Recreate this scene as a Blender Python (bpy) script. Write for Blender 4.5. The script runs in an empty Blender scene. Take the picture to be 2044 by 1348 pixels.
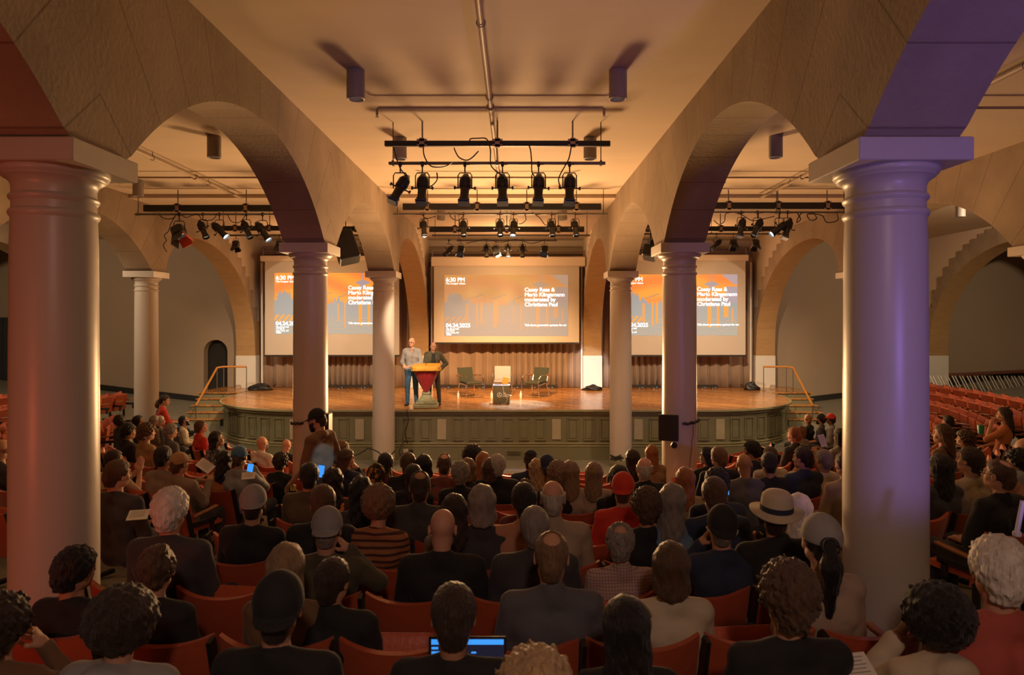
import bpy, math, random
import numpy as np
from mathutils import Vector, Matrix, Euler
random.seed(7)
C = bpy.context.scene.collection
SC = bpy.context.scene
PI = math.pi
F = 1322.0                       # focal length in pixels of the 2044 wide frame
CX, CZ = 0.31, 3.5               # camera stands at x = CX, y = 0, z = CZ
FOC = 17.5                       # centre (y) of the curved seating
CEIL = 6.3

def P(px, py, Y):
    return (CX + (px - 1028) * Y / F, Y, CZ - (py - 640) * Y / F)

# ------------------------------------------------------------------ camera, world, lights
cam_d = bpy.data.cameras.new('camera'); cam = bpy.data.objects.new('camera', cam_d); C.objects.link(cam)
cam.location = (CX, 0, CZ); cam.rotation_euler = (PI / 2, 0, 0)
cam_d.sensor_width = 36; cam_d.lens = 36 * F / 2044
cam_d.shift_x = -6 / 2044; cam_d.shift_y = -34 / 2044
cam_d.clip_start = 0.05; cam_d.clip_end = 100
cam_d.dof.use_dof = True; cam_d.dof.focus_distance = 13.0; cam_d.dof.aperture_fstop = 4.0
SC.camera = cam
w = bpy.data.worlds.new('world'); SC.world = w; w.use_nodes = True
w.node_tree.nodes['Background'].inputs[0].default_value = (1.0, 0.62, 0.36, 1)
w.node_tree.nodes['Background'].inputs[1].default_value = 0.10
SC.view_settings.view_transform = 'Standard'; SC.view_settings.look = 'None'
SC.view_settings.gamma = 1.0; SC.view_settings.use_curve_mapping = False
SC.view_settings.exposure = 0.12
cy = SC.cycles
cy.use_denoising = True; cy.max_bounces = 5; cy.diffuse_bounces = 3; cy.glossy_bounces = 3
cy.transmission_bounces = 2; cy.sample_clamp_indirect = 3.0; cy.caustics_reflective = False
cy.caustics_refractive = False; cy.use_adaptive_sampling = True; cy.adaptive_threshold = 0.03

def lamp(kind, loc, power, col, target=None, size=0.1, cone=60, blend=0.5):
    d = bpy.data.lights.new('light_source', kind); d.energy = power; d.color = col
    d.shadow_soft_size = size
    if kind == 'SPOT': d.spot_size = math.radians(cone); d.spot_blend = blend
    o = bpy.data.objects.new('light_source', d); C.objects.link(o); o.location = loc
    if target is not None:
        v = Vector(target) - Vector(loc); o.rotation_euler = v.to_track_quat('-Z', 'Y').to_euler()
    return o
AMB = (1.0, 0.56, 0.24); WARM = (1.0, 0.72, 0.45); COOL = (0.82, 0.9, 1.0)
# light thrown back from the lit front of the stage, up to the vault
lamp('SPOT', (0.15, 15.8, 2.0), 2300, AMB, (0.15, 6.0, 6.9), 0.75, 150, 0.8)
lamp('SPOT', (-5.8, 15.8, 1.9), 430, AMB, (-6.8, 9, 6.4), 0.6, 150, 0.9)
lamp('SPOT', (6.2, 15.8, 1.9), 430, AMB, (7.1, 9, 6.4), 0.6, 150, 0.9)
# stage spots hanging in the rig
lamp('SPOT', (-1.6, 14.0, 5.3), 1100, WARM, (-2.6, 17.4, 2.3), 0.06, 32, 0.5)
lamp('SPOT', (-1.3, 12.0, 5.2), 900, WARM, (-2.35, 17.4, 2.5), 0.06, 12, 0.5)
lamp('SPOT', (0.4, 19.8, 5.5), 3600, (0.30, 0.52, 1.0), (0.35, 17.7, 1.27), 0.06, 25, 0.6)
lamp('SPOT', (1.0, 14.0, 5.3), 2200, COOL, (2.75, 21.7, 1.9), 0.05, 11, 0.5)
lamp('SPOT', (0, 15.3, 5.5), 3400, AMB, (0, 22.0, 1.1), 0.08, 60, 0.9)
lamp('SPOT', (-5.0, 15.2, 5.3), 1300, WARM, (-6.0, 21.0, .9), 0.07, 76, 0.8)
lamp('SPOT', (5.0, 15.2, 5.3), 1300, WARM, (6.0, 21.0, .9), 0.07, 76, 0.8)
# unseen fill points added to brighten the upper stage and its arches
lamp('POINT', (0, 19.3, 5.0), 170, AMB, None, 0.35)
lamp('POINT', (-5.7, 19.3, 4.9), 90, AMB, None, 0.3)
lamp('POINT', (5.7, 19.3, 4.9), 90, AMB, None, 0.3)
# fill spots added to brighten the green stage front
for sx in (-4.5, 0, 4.5):
    lamp('SPOT', (sx, 12.2, 5.8), 420, WARM, (sx * 1.1, 16.6, .6), 0.1, 70, 0.9)
# unseen fill spots added to brighten the side walls and aisles
for sx in (-1, 1):
    lamp('SPOT', (sx * 11.4, 13.0, 5.9), 800, WARM, (sx * 11.6, 20, 2.0), 0.1, 130, 0.9)
    lamp('SPOT', (sx * 6.0, 5.0, 5.9), 75, AMB, (sx * 6.0, 8, 0), 0.1, 130, 0.9)
lamp('SPOT', (0.6, -1.5, 5.2), 165, (1.0, .66, .54), (0, 7, -.5), 0.15, 104, 0.9)  # unseen front fill added behind the camera, aimed low at the audience
# coloured wash from the sides of the hall
lamp('SPOT', (3.5, 0.1, 3.2), 190, (0.38, 0.24, 1.0), (2.95, 4.5, 4.6), 0.10, 64, 0.25)
lamp('SPOT', (-4.4, 0.2, 2.3), 125, (1.0, 0.13, 0.05), (-3.1, 4.5, 3.5), 0.15, 78, 0.6)
# projector beam crossing the aisle
lamp('SPOT', (0.9, 4.6, 4.4), 900, (0.30, 0.62, 1.0), (-2.12, 8.4, 1.72), 0.02, 4.4, 0.5)

# ------------------------------------------------------------------ materials
MATS = {}
def mat(name, col, rough=0.6, metal=0.0, var=0.12, scale=6.0, bump=0.0, bscale=60.0, sheen=0.0, emit=0.0, spec=0.5, stretch=(1, 1, 1)):
    if name in MATS: return MATS[name]
    m = bpy.data.materials.new(name); m.use_nodes = True; nt = m.node_tree
    b = nt.nodes['Principled BSDF']
    b.inputs['Roughness'].default_value = rough; b.inputs['Metallic'].default_value = metal
    b.inputs['Specular IOR Level'].default_value = spec
    if sheen: b.inputs['Sheen Weight'].default_value = sheen; b.inputs['Sheen Roughness'].default_value = 0.4
    tc = nt.nodes.new('ShaderNodeTexCoord'); mp = nt.nodes.new('ShaderNodeMapping')
    mp.inputs['Scale'].default_value = stretch
    nt.links.new(tc.outputs['Object'], mp.inputs[0])
    n = nt.nodes.new('ShaderNodeTexNoise'); n.inputs['Scale'].default_value = scale; n.inputs['Detail'].default_value = 5
    nt.links.new(mp.outputs[0], n.inputs['Vector'])
    mx = nt.nodes.new('ShaderNodeMix'); mx.data_type = 'RGBA'
    mx.inputs['A'].default_value = (*[c * (1 - var) for c in col], 1)
    mx.inputs['B'].default_value = (*[min(1, c * (1 + var)) for c in col], 1)
    nt.links.new(n.outputs['Fac'], mx.inputs['Factor']); nt.links.new(mx.outputs['Result'], b.inputs['Base Color'])
    if bump:
        n2 = nt.nodes.new('ShaderNodeTexNoise'); n2.inputs['Scale'].default_value = bscale; n2.inputs['Detail'].default_value = 4
        nt.links.new(mp.outputs[0], n2.inputs['Vector'])
        bp = nt.nodes.new('ShaderNodeBump'); bp.inputs['Strength'].default_value = bump; bp.inputs['Distance'].default_value = 0.02
        nt.links.new(n2.outputs['Fac'], bp.inputs['Height']); nt.links.new(bp.outputs[0], b.inputs['Normal'])
    if emit:
        b.inputs['Emission Color'].default_value = (*col, 1); b.inputs['Emission Strength'].default_value = emit
    m.diffuse_color = (*col, 1)
    MATS[name] = m; return m

def math_node(nt, op, a=None, b=None):
    n = nt.nodes.new('ShaderNodeMath'); n.operation = op
    for i, v in enumerate((a, b)):
        if v is None: continue
        if isinstance(v, (int, float)): n.inputs[i].default_value = v
        else: nt.links.new(v, n.inputs[i])
    return n.outputs[0]

def arcade_mat():
    """brown plaster-faced stone with the radial joints of the arch stones"""
    m = mat('arcade stone', (0.37, 0.285, 0.205), 0.85, var=0.16, scale=1.6, bump=0.25, bscale=26)
    nt = m.node_tree; b = nt.nodes['Principled BSDF']
    g = nt.nodes.new('ShaderNodeNewGeometry'); s = nt.nodes.new('ShaderNodeSeparateXYZ'); nt.links.new(g.outputs['Position'], s.inputs[0])
    y = math_node(nt, 'SUBTRACT', s.outputs['Y'], 4.56 - 5.7 * 4)
    y = math_node(nt, 'SUBTRACT', math_node(nt, 'MODULO', y, 5.7), 2.85)
    z = math_node(nt, 'SUBTRACT', s.outputs['Z'], 2.4)
    ang = math_node(nt, 'ARCTAN2', y, z)
    fr = math_node(nt, 'FRACT', math_node(nt, 'MULTIPLY', ang, 6.1))
    d = math_node(nt, 'ABSOLUTE', math_node(nt, 'SUBTRACT', fr, 0.5))
    line = math_node(nt, 'GREATER_THAN', d, 0.488)
    old = b.inputs['Base Color'].links[0].from_socket
    mx = nt.nodes.new('ShaderNodeMix'); mx.data_type = 'RGBA'; nt.links.new(math_node(nt, 'MULTIPLY', line, 0.55), mx.inputs['Factor'])
    nt.links.new(old, mx.inputs['A']); mx.inputs['B'].default_value = (0.12, 0.08, 0.05, 1)
    # trowel and damp patches
    n = nt.nodes.new('ShaderNodeTexNoise'); n.inputs['Scale'].default_value = 0.9; n.inputs['Detail'].default_value = 6
    nt.links.new(g.outputs['Position'], n.inputs['Vector'])
    r = nt.nodes.new('ShaderNodeValToRGB'); r.color_ramp.elements[0].position = 0.35; r.color_ramp.elements[0].color = (0.72, 0.70, 0.68, 1)
    r.color_ramp.elements[1].position = 0.65; r.color_ramp.elements[1].color = (1, 1, 1, 1); nt.links.new(n.outputs['Fac'], r.inputs[0])
    mu = nt.nodes.new('ShaderNodeMix'); mu.data_type = 'RGBA'; mu.blend_type = 'MULTIPLY'; mu.inputs['Factor'].default_value = 1
    nt.links.new(mx.outputs['Result'], mu.inputs['A']); nt.links.new(r.outputs[0], mu.inputs['B'])
    nt.links.new(mu.outputs['Result'], b.inputs['Base Color'])
    return m

def plank_mat():
    m = mat('stage boards', (0.56, 0.27, 0.085), 0.22, var=0.25, scale=3, stretch=(6, 0.5, 1), spec=0.6)
    nt = m.node_tree; b = nt.nodes['Principled BSDF']
    g = nt.nodes.new('ShaderNodeNewGeometry'); mp = nt.nodes.new('ShaderNodeMapping'); mp.inputs['Rotation'].default_value = (0, 0, math.radians(38))
    nt.links.new(g.outputs['Position'], mp.inputs[0])
    br = nt.nodes.new('ShaderNodeTexBrick'); br.inputs['Scale'].default_value = 1.0; br.inputs['Brick Width'].default_value = 1.6
    br.inputs['Row Height'].default_value = 0.11; br.inputs['Mortar Size'].default_value = 0.005
    br.inputs['Color1'].default_value = (1, 1, 1, 1); br.inputs['Color2'].default_value = (0.62, 0.58, 0.55, 1); br.inputs['Mortar'].default_value = (0.3, 0.25, 0.2, 1)
    nt.links.new(mp.outputs[0], br.inputs['Vector'])
    old = b.inputs['Base Color'].links[0].from_socket
    mu = nt.nodes.new('ShaderNodeMix'); mu.data_type = 'RGBA'; mu.blend_type = 'MULTIPLY'; mu.inputs['Factor'].default_value = 1
    nt.links.new(old, mu.inputs['A']); nt.links.new(br.outputs['Color'], mu.inputs['B']); nt.links.new(mu.outputs['Result'], b.inputs['Base Color'])
    return m

M_ARC = arcade_mat()
M_BOARD = plank_mat()
M_CEIL = mat('ceiling paint', (0.62, 0.50, 0.37), 0.75, var=0.10, scale=0.7, bump=0.08, bscale=3, stretch=(1, 3, 1))
M_SOFF = mat('dressed stone', (0.40, 0.25, 0.11), 0.8, var=0.18, scale=3, bump=0.2, bscale=30, stretch=(1, 1, 5))
M_PLAS = mat('pale plaster', (0.62, 0.52, 0.42), 0.8, var=0.05, scale=1.2)
M_WALL = mat('wall paint', (0.36, 0.28, 0.20), 0.85, var=0.07, scale=0.6, bump=0.05, bscale=12)
M_COL = mat('column paint', (0.56, 0.50, 0.44), 0.36, var=0.04, scale=2, bump=0.05, bscale=8)
M_FLOOR = mat('hall floor', (0.22, 0.21, 0.17), 0.55, var=0.15, scale=3)
M_GREEN = mat('green panelling', (0.20, 0.195, 0.115), 0.5, var=0.10, scale=4)
M_GREEN2 = mat('green moulding', (0.33, 0.31, 0.17), 0.45, var=0.08, scale=4)
M_VENT = mat('beige vent', (0.44, 0.39, 0.27), 0.6)
M_BLACK = mat('black metal', (0.018, 0.017, 0.017), 0.45, var=0.3, scale=9)
M_GREY = mat('grey metal', (0.20, 0.18, 0.16), 0.4, metal=0.6)
M_CHROME = mat('chrome', (0.75, 0.75, 0.75), 0.12, metal=1.0)
M_CURT = mat('brown curtain', (0.33, 0.235, 0.165), 0.8, var=0.10, scale=3, bump=0.1, sheen=0.3)
M_DARKCURT = mat('dark drape', (0.03, 0.03, 0.035), 0.9)
M_SCREEN = mat('screen fabric', (0.52, 0.47, 0.41), 0.9, var=0.02)
M_WHITE = mat('white paint', (0.7, 0.68, 0.62), 0.6, var=0.04)
M_RAIL = mat('varnished handrail', (0.55, 0.24, 0.05), 0.3, var=0.15, scale=8)
M_PIPE = mat('painted pipe', (0.40, 0.31, 0.22), 0.5, var=0.15, scale=10)
M_SEAT = mat('red seat covering', (0.46, 0.085, 0.030), 0.42, var=0.22, scale=5, bump=0.12, bscale=40, sheen=0.15)
M_SEATF = mat('seat frame', (0.015, 0.013, 0.013), 0.4)
M_ARM = mat('armrest wood', (0.34, 0.13, 0.045), 0.35, var=0.2, scale=12)
M_PAPER = mat('paper', (0.72, 0.66, 0.55), 0.8, var=0.03)

# ------------------------------------------------------------------ mesh builder
class MB:
    def __init__(s): s.v = []; s.f = []
    def add(s, vs, fs):
        n = len(s.v); s.v += [tuple(v) for v in vs]; s.f += [tuple(i + n for i in f) for f in fs]; return s
    def box(s, c, d, rot=None, bev=0.0):
        x, y, z = [k / 2 for k in d]
        if bev <= 0:
            vs = [(sx * x, sy * y, sz * z) for sx in (-1, 1) for sy in (-1, 1) for sz in (-1, 1)]
            fs = [(0, 1, 3, 2), (4, 6, 7, 5), (0, 4, 5, 1), (2, 3, 7, 6), (0, 2, 6, 4), (1, 5, 7, 3)]
        else:
            b = min(bev, x * .49, y * .49, z * .49)
            ring = [(x - b, -y), (x, -y + b), (x, y - b), (x - b, y), (-x + b, y), (-x, y - b), (-x, -y + b), (-x + b, -y)]
            inner = [(px * (x - b) / x, py * (y - b) / y) for px, py in ring]
            vs = [(*p, -z) for p in inner] + [(*p, -z + b) for p in ring] + [(*p, z - b) for p in ring] + [(*p, z) for p in inner]
            fs = [tuple(range(7, -1, -1)), tuple(range(24, 32))]
            for k in range(3):
                for i in range(8):
                    j = (i + 1) % 8; fs.append((k * 8 + i, k * 8 + j, k * 8 + 8 + j, k * 8 + 8 + i))
        R = rot.to_matrix() if isinstance(rot, Euler) else rot
        out = []
        for v in vs:
            v = Vector(v)
            if R is not None: v = R @ v
            out.append(v + Vector(c))
        return s.add(out, fs)
    def lathe(s, prof, c=(0, 0, 0), n=32, M=None, cap=True):
        vs = []; fs = []
        for r, z in prof:
            for i in range(n):
                a = 2 * PI * i / n; p = Vector((r * math.cos(a), r * math.sin(a), z))
                if M is not None: p = M @ p
                vs.append(p + Vector(c))
        for k in range(len(prof) - 1):
            for i in range(n):
                j = (i + 1) % n; fs.append((k * n + i, k * n + j, (k + 1) * n + j, (k + 1) * n + i))
        if cap:
            if prof[0][0] > 1e-5: fs.append(tuple(range(n - 1, -1, -1)))
            if prof[-1][0] > 1e-5: fs.append(tuple((len(prof) - 1) * n + i for i in range(n)))
        return s.add(vs, fs)
    def tube(s, pts, r, n=8, cap=True):
        pts = [Vector(p) for p in pts]; vs = []; fs = []
        rs = r if isinstance(r, (list, tuple)) else [r] * len(pts)
        t0 = (pts[1] - pts[0]).normalized(); u = t0.orthogonal().normalized()
        for k, p in enumerate(pts):
            t = (pts[min(k + 1, len(pts) - 1)] - pts[max(k - 1, 0)]).normalized()
            u = (u - t * u.dot(t)).normalized(); v = t.cross(u)
            for i in range(n):
                a = 2 * PI * i / n; vs.append(p + (u * math.cos(a) + v * math.sin(a)) * rs[k])
        for k in range(len(pts) - 1):
            for i in range(n):
                j = (i + 1) % n; fs.append((k * n + i, k * n + j, (k + 1) * n + j, (k + 1) * n + i))
        if cap: fs += [tuple(range(n - 1, -1, -1)), tuple((len(pts) - 1) * n + i for i in range(n))]
        return s.add(vs, fs)
    def prism(s, poly, axis, a, b):
        """closed 2-D polygon extruded along axis from a to b"""
        n = len(poly)
        def pt(p, t):
            if axis == 'x': return (t, p[0], p[1])
            if axis == 'y': return (p[0], t, p[1])
            return (p[0], p[1], t)
        vs = [pt(p, a) for p in poly] + [pt(p, b) for p in poly]
        fs = [tuple(range(n - 1, -1, -1)), tuple(range(n, 2 * n))] + [(i, (i + 1) % n, n + (i + 1) % n, n + i) for i in range(n)]
        return s.add(vs, fs)
    def mesh(s, name, m, smooth=False):
        me = bpy.data.meshes.new(name); me.from_pydata(s.v, [], s.f); me.update()
        import bmesh
        bm = bmesh.new(); bm.from_mesh(me); bmesh.ops.recalc_face_normals(bm, faces=bm.faces); bm.to_mesh(me); bm.free()
        if smooth:
            for p in me.polygons: p.use_smooth = True
            if smooth != 'all': me.set_sharp_from_angle(angle=math.radians(38))
        me.materials.append(m); return me
    def build(s, name, m, parent=None, smooth=False):
        return put(name, s.mesh(name, m, smooth), parent)

def put(name, me, parent=None):
    o = bpy.data.objects.new(name, me); C.objects.link(o)
    if parent is not None: o.parent = parent
    return o
def thing(name, label, cat, loc=(0, 0, 0), rz=0.0, group=None):
    o = bpy.data.objects.new(name, None); C.objects.link(o); o.empty_display_size = 0.1
    o.location = loc; o.rotation_euler = (0, 0, rz); return tag(o, label, cat, group)
def tag(o, label, cat, group=None, kind=None):
    o['label'] = label; o['category'] = cat
    if group: o['group'] = group
    if kind: o['kind'] = kind
    return o
def struct(o, label=None):
    o['kind'] = 'structure'
    if label: o['label'] = label
    return o
def dup(root, label=None):
    r = root.copy(); C.objects.link(r)
    if label: r['label'] = label
    for ch in root.children:
        c = ch.copy(); C.objects.link(c); c.parent = r
        for g in ch.children:
            d = g.copy(); C.objects.link(d); d.parent = c
    return r
ORD = ['zeroth', 'first', 'second', 'third', 'fourth', 'fifth', 'sixth', 'seventh', 'eighth', 'ninth', 'tenth', 'eleventh', 'twelfth', 'thirteenth', 'fourteenth', 'fifteenth', 'sixteenth', 'seventeenth', 'eighteenth', 'nineteenth', 'twentieth'] + ['twenty-' + t for t in ('first', 'second', 'third', 'fourth', 'fifth', 'sixth', 'seventh', 'eighth', 'ninth')] + ['thirtieth', 'thirty-first', 'thirty-second', 'thirty-third', 'thirty-fourth', 'thirty-fifth', 'thirty-sixth', 'thirty-seventh', 'thirty-eighth']
def arc_pts(c, r, a0, a1, n, plane='xz', y=0):
    return [(c[0] + r * math.cos(a0 + (a1 - a0) * i / n), y, c[1] + r * math.sin(a0 + (a1 - a0) * i / n)) for i in range(n + 1)]

# ------------------------------------------------------------------ the room
def floor_z(x, y):
    return max(0.0, 0.127 * (math.hypot(x, y - FOC) - 5.2))
def build_floor():
    xs = np.arange(-20, 20.01, 0.4); ys = np.arange(-3, 22.61, 0.4)
    vs = [(x, y, floor_z(x, y)) for x in xs for y in ys]; n = len(ys)
    fs = [(i * n + j, (i + 1) * n + j, (i + 1) * n + j + 1, i * n + j + 1) for i in range(len(xs) - 1) for j in range(n - 1)]
    struct(MB().add(vs, fs).build('floor', M_FLOOR, smooth='all'))
build_floor()
c1 = MB().box((0, 5.85, CEIL + 0.1), (40, 17.7, 0.2)).box((0, 18.6, CEIL + 0.02), (40, 7.8, 0.2))
struct(c1.build('ceiling', M_CEIL))
struct(MB().box((0, 22.75, 3), (40, 0.3, 7)).build('wall_back', M_PLAS))
# side walls and the wall behind the camera
struct(MB().box((-20.1, 10, 3), (0.2, 26, 7)).build('wall_left', M_WALL))
struct(MB().box((20.1, 10, 3), (0.2, 26, 7)).build('wall_right', M_WALL))
struct(MB().box((0, -3.1, 3), (40, 0.2, 7)).build('wall_rear', M_WALL))
# walls that flank the stage, left one with the arched doorway
def flank(sign):
    mb = MB(); x0, x1 = 8.7, 20.0; y0, y1 = 22.25, 22.6
    if sign > 0:
        mb.box(((x0 + x1) / 2, (y0 + y1) / 2, 3), (x1 - x0, y1 - y0, 7))
        return struct(mb.build('wall_stage_right', M_WALL))
    dx0, dx1 = -10.15, -9.35; c = (dx0 + dx1) / 2; r = (dx1 - dx0) / 2; spring = 2.45
    mb.box(((dx0 - 20) / 2, 22.425, 3), (dx0 + 20, .35, 7)); mb.box(((dx1 - 8.7) / 2, 22.425, 3), (-8.7 - dx1, .35, 7))
    poly = [(dx0, 6.4)] + [(c - r * math.cos(PI * i / 20), spring + r * math.sin(PI * i / 20)) for i in range(21)] + [(dx1, 6.4)]
    mb.prism(poly, 'y', 22.25, 22.6)
    return struct(mb.build('wall_stage_left', M_WALL))
flank(1); flank(-1)
dr = MB().box((-9.75, 22.58, 1.8), (0.8, 0.03, 2.5))  # near-black panel painted in for the shade inside the niche
struct(dr.build('doorway_shade', mat('dark doorway', (0.02, 0.017, 0.015), 0.9)))
# dark skirting along the flanking walls, following the floor
for s in (-1, 1):
    mb = MB(); vs = []; fs = []; N = 31
    for i in range(N):
        x = s * (9.9 + i * 0.34); z = floor_z(x, 22.2)
        vs += [(x, 22.25, z - .15), (x, 22.19, z - .15), (x, 22.19, z + .18), (x, 22.25, z + .18)]
    for i in range(N - 1):
        for k in range(4): fs.append((i * 4 + k, i * 4 + (k + 1) % 4, i * 4 + 4 + (k + 1) % 4, i * 4 + 4 + k))
    mb.add(vs, fs)
    struct(mb.build('baseboard_' + ('left' if s < 0 else 'right'), M_BLACK))

def intr(y):
    """lower edge of the arcade wall at depth y"""
    if y < 16.27:
        k = (y - 4.56) / 5.7; u = (k - math.floor(k)) * 5.7 - 2.85
        if abs(u) >= 2.53: return 4.668
        return 4.668 + math.sqrt(3.46 ** 2 - u * u) - 2.36
    if y < 17.9: return 4.668 + 1.05 * math.sqrt(max(0, 1 - ((17.9 - y) / 1.63) ** 2))
    if y < 21.85: return 2.62 + 3.1 * math.sqrt(max(0, 1 - ((y - 17.9) / 3.95) ** 2))
    return 2.33
EXT = [(18.6, 6.3), (19.4, 6.1), (20.2, 5.8), (20.9, 5.38), (21.4, 4.9), (21.85, 4.3), (22.3, 3.3)]
def extr(y):
    if y <= EXT[0][0]: return CEIL + .1
    for (a, za), (b, zb) in zip(EXT, EXT[1:]):
        if y <= b: return za + (zb - za) * (y - a) / (b - a)
    return EXT[-1][1]
def strip(ylist, lo, hi, x0, x1, mb, stepped=False):
    for a, b in zip(ylist, ylist[1:]):
        la, lb = lo(a), lo(b)
        if stepped: ha = hb = hi((math.floor(a / 0.31) + 1) * 0.31)
        else: ha, hb = hi(a), hi(b)
        vs = [(x0, a, la), (x0, b, lb), (x0, b, hb), (x0, a, ha), (x1, a, la), (x1, b, lb), (x1, b, hb), (x1, a, ha)]
        mb.add(vs, [(0, 1, 2, 3), (7, 6, 5, 4), (3, 2, 6, 7), (0, 4, 5, 1), (0, 3, 7, 4), (1, 5, 6, 2)])
def arcade(x, name, y0):
    t = 0.31
    ys = sorted(set([round(v, 4) for v in np.arange(y0, 16.27, 0.095)] + [16.27]))
    mb = MB(); strip(ys, intr, lambda y: CEIL + .05, x - t, x + t, mb)
    mb2 = MB(); s2 = sorted(set([16.27] + [round(v, 4) for v in np.arange(16.3, 18.6, 0.08)] + [18.6]))
    strip(s2, intr, lambda y: CEIL + .05, x - t, x + t, mb)
    ys3 = [18.6]
    while ys3[-1] < 22.3:
        n = ys3[-1] + 0.0775; g = (math.floor(ys3[-1] / .31 + 1e-6) + 1) * .31
        ys3.append(min(n, g, 22.3))
    strip(ys3, intr, extr, x - t, x + t, mb, True)
    struct(mb.build(name, M_ARC))
    # dressed soffit stones of the last arch and its pier
    sf = MB(); yy = [v for v in ys3 if v <= 21.86] 
    yy = [16.9 + i * .12 for i in range(14)] + yy
    for a, b in zip(yy, yy[1:]):
        za, zb = intr(a) - .012, intr(b) - .012
        sf.add([(x - t + .01, a, za), (x + t - .01, a, za), (x + t - .01, b, zb), (x - t + .01, b, zb), (x - t + .01, a, za + .02), (x + t - .01, a, za + .02), (x + t - .01, b, zb + .02), (x - t + .01, b, zb + .02)],
               [(0, 1, 2, 3), (4, 7, 6, 5), (0, 4, 5, 1), (2, 6, 7, 3), (0, 3, 7, 4), (1, 5, 6, 2)])
    sf.box((x, 22.07, 2.9), (t * 2 + .01, .46, 1.15))
    struct(sf.build(name.replace('wall', 'trim'), M_SOFF))
    struct(MB().prism([(18.6, 6.34), (18.6, 6.1), (20.2, 5.6), (20.9, 5.15), (21.4, 4.65), (21.85, 4.0), (22.3, 3.2), (22.6, 3.2), (22.6, 6.34)], 'x', x - t + .06, x + t - .06).build('wall_spandrel', M_PLAS))
    base = 1.27 if abs(x) < 9 else 0.4
    struct(MB().box((x, 22.1, (2.34 + base) / 2), (t * 2 + .04, .54, 2.34 - base), bev=.01).build('wall_pedestal', M_WHITE))
arcade(-2.856, 'wall_arcade_centre_left', -1.14); arcade(2.856, 'wall_arcade_centre_right', -1.14)
arcade(-8.57, 'wall_arcade_left', 4.0); arcade(8.57, 'wall_arcade_right', 4.0)
arcade(-14.28, 'wall_arcade_far_left', 9.0); arcade(14.28, 'wall_arcade_far_right', 9.0)

# ------------------------------------------------------------------ columns
def column(x, y, label, base_z):
    t = thing('column', label, 'column', (x, y, base_z), 0, 'white round columns')
    b = base_z
    MB().lathe([(.275, -.02), (.275, .16), (.262, .18)], n=40).build('base', M_GREEN, t, True)
    MB().lathe([(.258, .1), (.264, .4), (.264, 1.5), (.256, 4.02 - b), (.25, 4.20 - b)], n=48, cap=False).build('shaft', M_COL, t, True)
    cp = MB().lathe([(.25, 4.19 - b), (.262, 4.205 - b), (.268, 4.222 - b), (.262, 4.24 - b), (.248, 4.25 - b), (.246, 4.30 - b), (.262, 4.315 - b), (.266, 4.33 - b), (.258, 4.345 - b), (.247, 4.352 - b),
                     (.247, 4.40 - b), (.256, 4.43 - b), (.285, 4.455 - b), (.30, 4.462 - b), (.306, 4.475 - b), (.318, 4.482 - b), (.328, 4.50 - b), (.325, 4.525 - b)], n=48)
    cp.build('capital', M_COL, t, True)
    MB().box((0, 0, 4.594 - b), (.73, .73, .148), bev=.006).build('abacus', M_COL, t)
    return t
for x, y, l in ((-2.856, 4.56, 'white round column nearest on the left, washed with red light'),
                (2.856, 4.56, 'white round column nearest on the right, lit violet'),
                (-2.856, 10.26, 'white round column behind the walking man in the brown cap'),
                (2.856, 10.26, 'white round column carrying the black flat monitor'),
                (-2.856, 15.96, 'slim white round column just left of the lectern'),
                (2.856, 15.96, 'slim white round column at the front edge of the stage, right of the chairs'),
                (-8.57, 15.96, 'white round column by the person in red at the left wall'),
                (8.57, 15.96, 'white round column with only its cap seen behind the violet column'),
                (8.57, 10.26, 'white round column at the right edge of the hall, only its cap showing'),
                (-8.57, 10.26, 'white round column at the far left, beyond the nearest left column')):
    column(x, y, l, floor_z(x, y))

# ------------------------------------------------------------------ ceiling pipes and lights
def pipe_main(x, y0, y1, label):
    z = CEIL - .1
    t = thing('sprinkler_pipe', label, 'pipe', (x, y0, z), 0, 'sprinkler pipes under the ceiling')
    L = y1 - y0
    MB().tube([(0, 0, 0), (0, L, 0)], .03, 12).build('main_pipe', M_PIPE, t, True)
    for yb in (4.2, 8.4, 12.5):
        if not y0 < yb < y1: continue
        o = yb - y0
        for s in (-1, 1):
            MB().tube([(0, o, 0), (s * 1.42, o, 0), (s * 1.44, o, -.02), (s * 1.44, o, -.09)], .018, 10).build('branch_pipe', M_PIPE, t, True)
            MB().lathe([(.008, 0), (.012, -.02), (.025, -.03), (.025, -.034)], (s * 1.44, o, -.085), 10).build('sprinkler_head', M_CHROME, t)
        MB().lathe([(.045, -.05), (.052, -.04), (.052, .04), (.045, .05)], (0, o, 0), 14, Matrix.Rotation(PI / 2, 3, 'X')).build('pipe_joint', M_PIPE, t, True)
    for k in range(int(L / 2)):
        MB().tube([(0, 1 + k * 2, .03), (0, 1 + k * 2, .1)], .006, 6).tube(arc_pts((0, 0), .04, 0, 2 * PI, 12, y=1 + k * 2), .005, 6).build('pipe_hanger', M_GREY, t)
pipe_main(0, -1, 14.6, 'pale sprinkler pipe running down the middle of the centre ceiling')
pipe_main(-5.71, 2, 14.6, 'pale sprinkler pipe slanting across the left aisle ceiling')
pipe_main(5.71, 2, 14.6, 'pale sprinkler pipe slanting across the right aisle ceiling')
pipe_main(11.4, 7, 14.6, 'pale sprinkler pipe on the ceiling of the far right aisle')
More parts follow.
